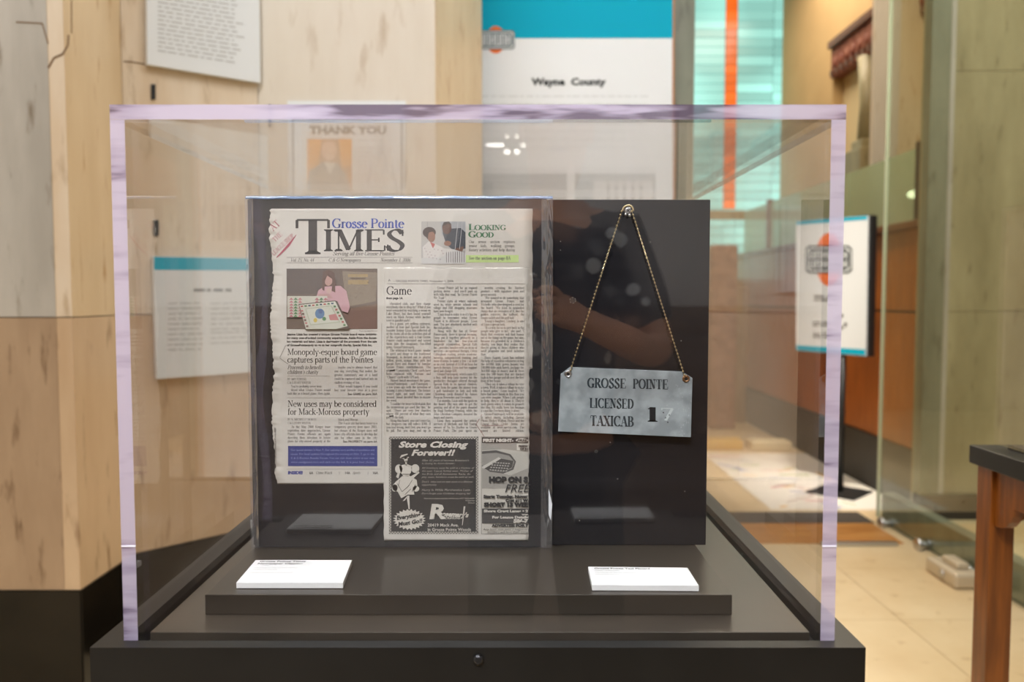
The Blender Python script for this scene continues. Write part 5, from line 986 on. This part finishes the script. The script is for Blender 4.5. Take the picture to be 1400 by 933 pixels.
J = dict(pelvis=((px_, -.44, .95), (.16, .12)), waist=((px_, -.44, 1.10), (.15, .11)), chest=((px_, -.43, 1.32), (.16, .12)), collar=((px_, -.43, 1.45), (.10, .08)), neck=((px_+.01, -.42, 1.53), .056), jaw=((px_+.02, -.395, 1.61), (.062, .07)), skull=((px_+.02, -.40, 1.69), (.078, .092)), crown=((px_+.02, -.41, 1.76), (.055, .065)))
E = [('pelvis', 'waist'), ('waist', 'chest'), ('chest', 'collar'), ('collar', 'neck'), ('neck', 'jaw'), ('jaw', 'skull'), ('skull', 'crown')]
for s_, nm in ((1, 'r'), (-1, 'l')):
    hand = (.075, -.115, 1.285) if s_ > 0 else (-.035, -.10, 1.245)
    elb = (px_+s_*.24, -.30, 1.17) if s_ > 0 else (px_-.26, -.34, 1.10)
    J[nm+'sh'] = ((px_+s_*.165, -.42, 1.44), .062); J[nm+'el'] = (elb, .043); J[nm+'wr'] = (tuple(Vector(hand).lerp(Vector(elb), .26)), (.028, .024)); J[nm+'pm'] = (tuple(Vector(hand).lerp(Vector(elb), .06)), (.036, .020))
    J[nm+'hip'] = ((px_+s_*.09, -.44, .88), .088); J[nm+'kn'] = ((px_+s_*.11, -.42, .50), .062); J[nm+'an'] = ((px_+s_*.12, -.45, .09), .042); J[nm+'toe'] = ((px_+s_*.14, -.31, .045), (.042, .034))
    E += [('collar', nm+'sh'), (nm+'sh', nm+'el'), (nm+'el', nm+'wr'), (nm+'wr', nm+'pm'), ('pelvis', nm+'hip'), (nm+'hip', nm+'kn'), (nm+'kn', nm+'an'), (nm+'an', nm+'toe')]
    h = Vector(hand)
    for f in range(4):
        b0_ = h+(Vector((.004, .016, .030-f*.019)) if s_ > 0 else Vector((-.012+f*.018, .012, .004)))
        l = (.030, .034, .031, .025)[f]
        d1 = Vector((-.25, .95, 0)).normalized() if s_ > 0 else Vector((.1, .9, .3)).normalized(); d2 = Vector((-.95, .1, 0)).normalized() if s_ > 0 else Vector((.2, .2, .95)).normalized()
        k = '%sf%d' % (nm, f); J[k+'a'] = (tuple(b0_), .0095); J[k+'b'] = (tuple(b0_+d1*l), .0088); J[k+'c'] = (tuple(b0_+d1*l+d2*l*.8), .0078)
        E += [(nm+'pm', k+'a'), (k+'a', k+'b'), (k+'b', k+'c')]
    th = h+(Vector((-.018, -.012, .008)) if s_ > 0 else Vector((-.030, .0, .014)))
    J[nm+'ta'] = (tuple(th), .011); J[nm+'tb'] = (tuple(th+(Vector((-.026, .004, .014)) if s_ > 0 else Vector((-.010, .016, .026)))), .0095); E += [(nm+'pm', nm+'ta'), (nm+'ta', nm+'tb')]
fleshm = pbr('skin', srgb(206, 156, 130), .55, spec=.35)
skin('body', J, E, fleshm, per)
def dots():
    m, nt, out = newmat('navy_spotted_cloth'); L = nt.links.new; tc = nd(nt, 'ShaderNodeTexCoord'); v = nd(nt, 'ShaderNodeTexVoronoi'); v.inputs['Scale'].default_value = 13; L(tc.outputs['Object'], v.inputs['Vector'])
    rp = nd(nt, 'ShaderNodeValToRGB'); rp.color_ramp.elements[0].position = .20; rp.color_ramp.elements[0].color = c4(srgb(196, 206, 218)); rp.color_ramp.elements[1].position = .25; rp.color_ramp.elements[1].color = c4(srgb(14, 22, 40))
    p = nd(nt, 'ShaderNodeBsdfPrincipled'); p.inputs['Roughness'].default_value = .85; L(v.outputs['Distance'], rp.inputs[0]); L(rp.outputs[0], p.inputs['Base Color']); L(p.outputs[0], out.inputs[0]); return m
def grow(keys, k): return {n_: (J[n_][0], tuple(x*k[0]+k[1] for x in (J[n_][1] if isinstance(J[n_][1], tuple) else (J[n_][1],)*2))) for n_ in keys}
ks = ['pelvis', 'waist', 'chest', 'collar', 'rsh', 'lsh', 'rel', 'lel']; js = grow(ks, (1.06, .012))
for s_ in 'rl': e_ = Vector(J[s_+'sh'][0]).lerp(Vector(J[s_+'el'][0]), .85); js[s_+'el'] = (tuple(e_), .064)
skin('shirt', js, [('pelvis', 'waist'), ('waist', 'chest'), ('chest', 'collar'), ('collar', 'rsh'), ('collar', 'lsh'), ('rsh', 'rel'), ('lsh', 'lel')], dots(), per)
ks = ['pelvis', 'rhip', 'lhip', 'rkn', 'lkn', 'ran', 'lan']; js = grow(ks, (1.05, .014)); js['pelvis'] = ((px_, -.44, .93), (.172, .13))
skin('trousers', js, [('pelvis', 'rhip'), ('pelvis', 'lhip'), ('rhip', 'rkn'), ('lhip', 'lkn'), ('rkn', 'ran'), ('lkn', 'lan')], pbr('dark_trousers', srgb(24, 24, 28), .9), per)
for s_ in 'rl':
    a_, b_ = J[s_+'an'][0], J[s_+'toe'][0]; skin('shoe', dict(h=((a_[0], a_[1]-.03, .045), (.045, .04)), m=((a_[0], a_[1]+.06, .045), (.045, .04)), t=((b_[0], b_[1]+.02, .036), (.048, .032))), [('h', 'm'), ('m', 't')], M['black'], per)
q = MB(); hx, hy, hz = J['skull'][0]; hairm = pbr('brown_hair', srgb(58, 42, 32), .8)
for i in range(9):
    for j in range(20):
        th_, ph_2 = R(i*11), 2*math.pi*j/20; q.v.append((hx+.083*math.sin(th_)*math.cos(ph_2), hy-.012+.098*math.sin(th_)*math.sin(ph_2), hz+.005+.105*math.cos(th_)))
for i in range(8):
    for j in range(20):
        if i > 4 and 2 <= j <= 8: continue
        q.f.append((i*20+j, (i+1)*20+j, (i+1)*20+(j+1) % 20, i*20+(j+1) % 20)); q.m.append(0); q.sm.append(True)
q.build('hair', hairm, per)
for s_ in (-1, 1):
    e_ = MB(); e_.ball((hx+s_*.030, hy+.084, hz-.012), .011, 10, 8); o = e_.build('eye', M['white'], per); e_ = MB(); e_.ball((hx+s_*.030, hy+.0925, hz-.012), .0045, 8, 6); e_.build('iris', M['black'], o)
    MB().ball((hx+s_*.078, hy-.005, hz-.02), .022, 10, 8, sc=(.35, .7, 1.2)).build('ear', fleshm, per)
MB().ball((hx, hy+.098, hz-.035), .016, 10, 8, sc=(.8, 1, 1.5)).build('nose', fleshm, per); MB().ball((hx, hy+.083, hz-.072), .022, 10, 6, sc=(1, .3, .28)).build('mouth', pbr('lips', srgb(160, 92, 84), .5), per)
t = root('camera_body', (0, -.09, 1.30), 'small black camera held at chest height by the mirrored person', 'camera')
MB().box((-.062, -.100, 1.264), (.056, -.080, 1.336)).build('housing', M['black'], t, bevel=.006)
MB().tube([(0, -.085, 1.30), (0, -.035, 1.30), (0, -.022, 1.30)], [.032, .032, .030], 24).build('lens_barrel', M['black'], t, bevel=.001)
MB().tube([(.04, -.10, 1.338), (.04, -.10, 1.345)], .008, 12).build('shutter_dial', M['steel'], t)

# printed matter, crumbs and dust too fine to part one by one
for o in bpy.data.objects:
    k = o.name.split('.')[0]
    if k in ('print', 'lettering', 'article_print', 'body_print', 'headlines', 'headline', 'teaser_print', 'teaser_title', 'dateline', 'red_handwriting', 'box_lettering', 'inside_lettering', 'advert_lettering', 'advert_dark_lettering', 'printed_marks', 'paint_flecks', 'numeral_flecks', 'dust', 'chain_loop', 'chain_clasp', 'chipped_rim', 'red_pen_mark', 'pen_mark', 'crack', 'masthead_times', 'masthead_name', 'photograph', 'closing_sale_advert', 'bowling_advert', 'arrow_mark', 'title', 'emblem', 'screw_cross', 'screw_slot', 'worn_numeral', 'black_numeral'): o['kind'] = 'stuff'
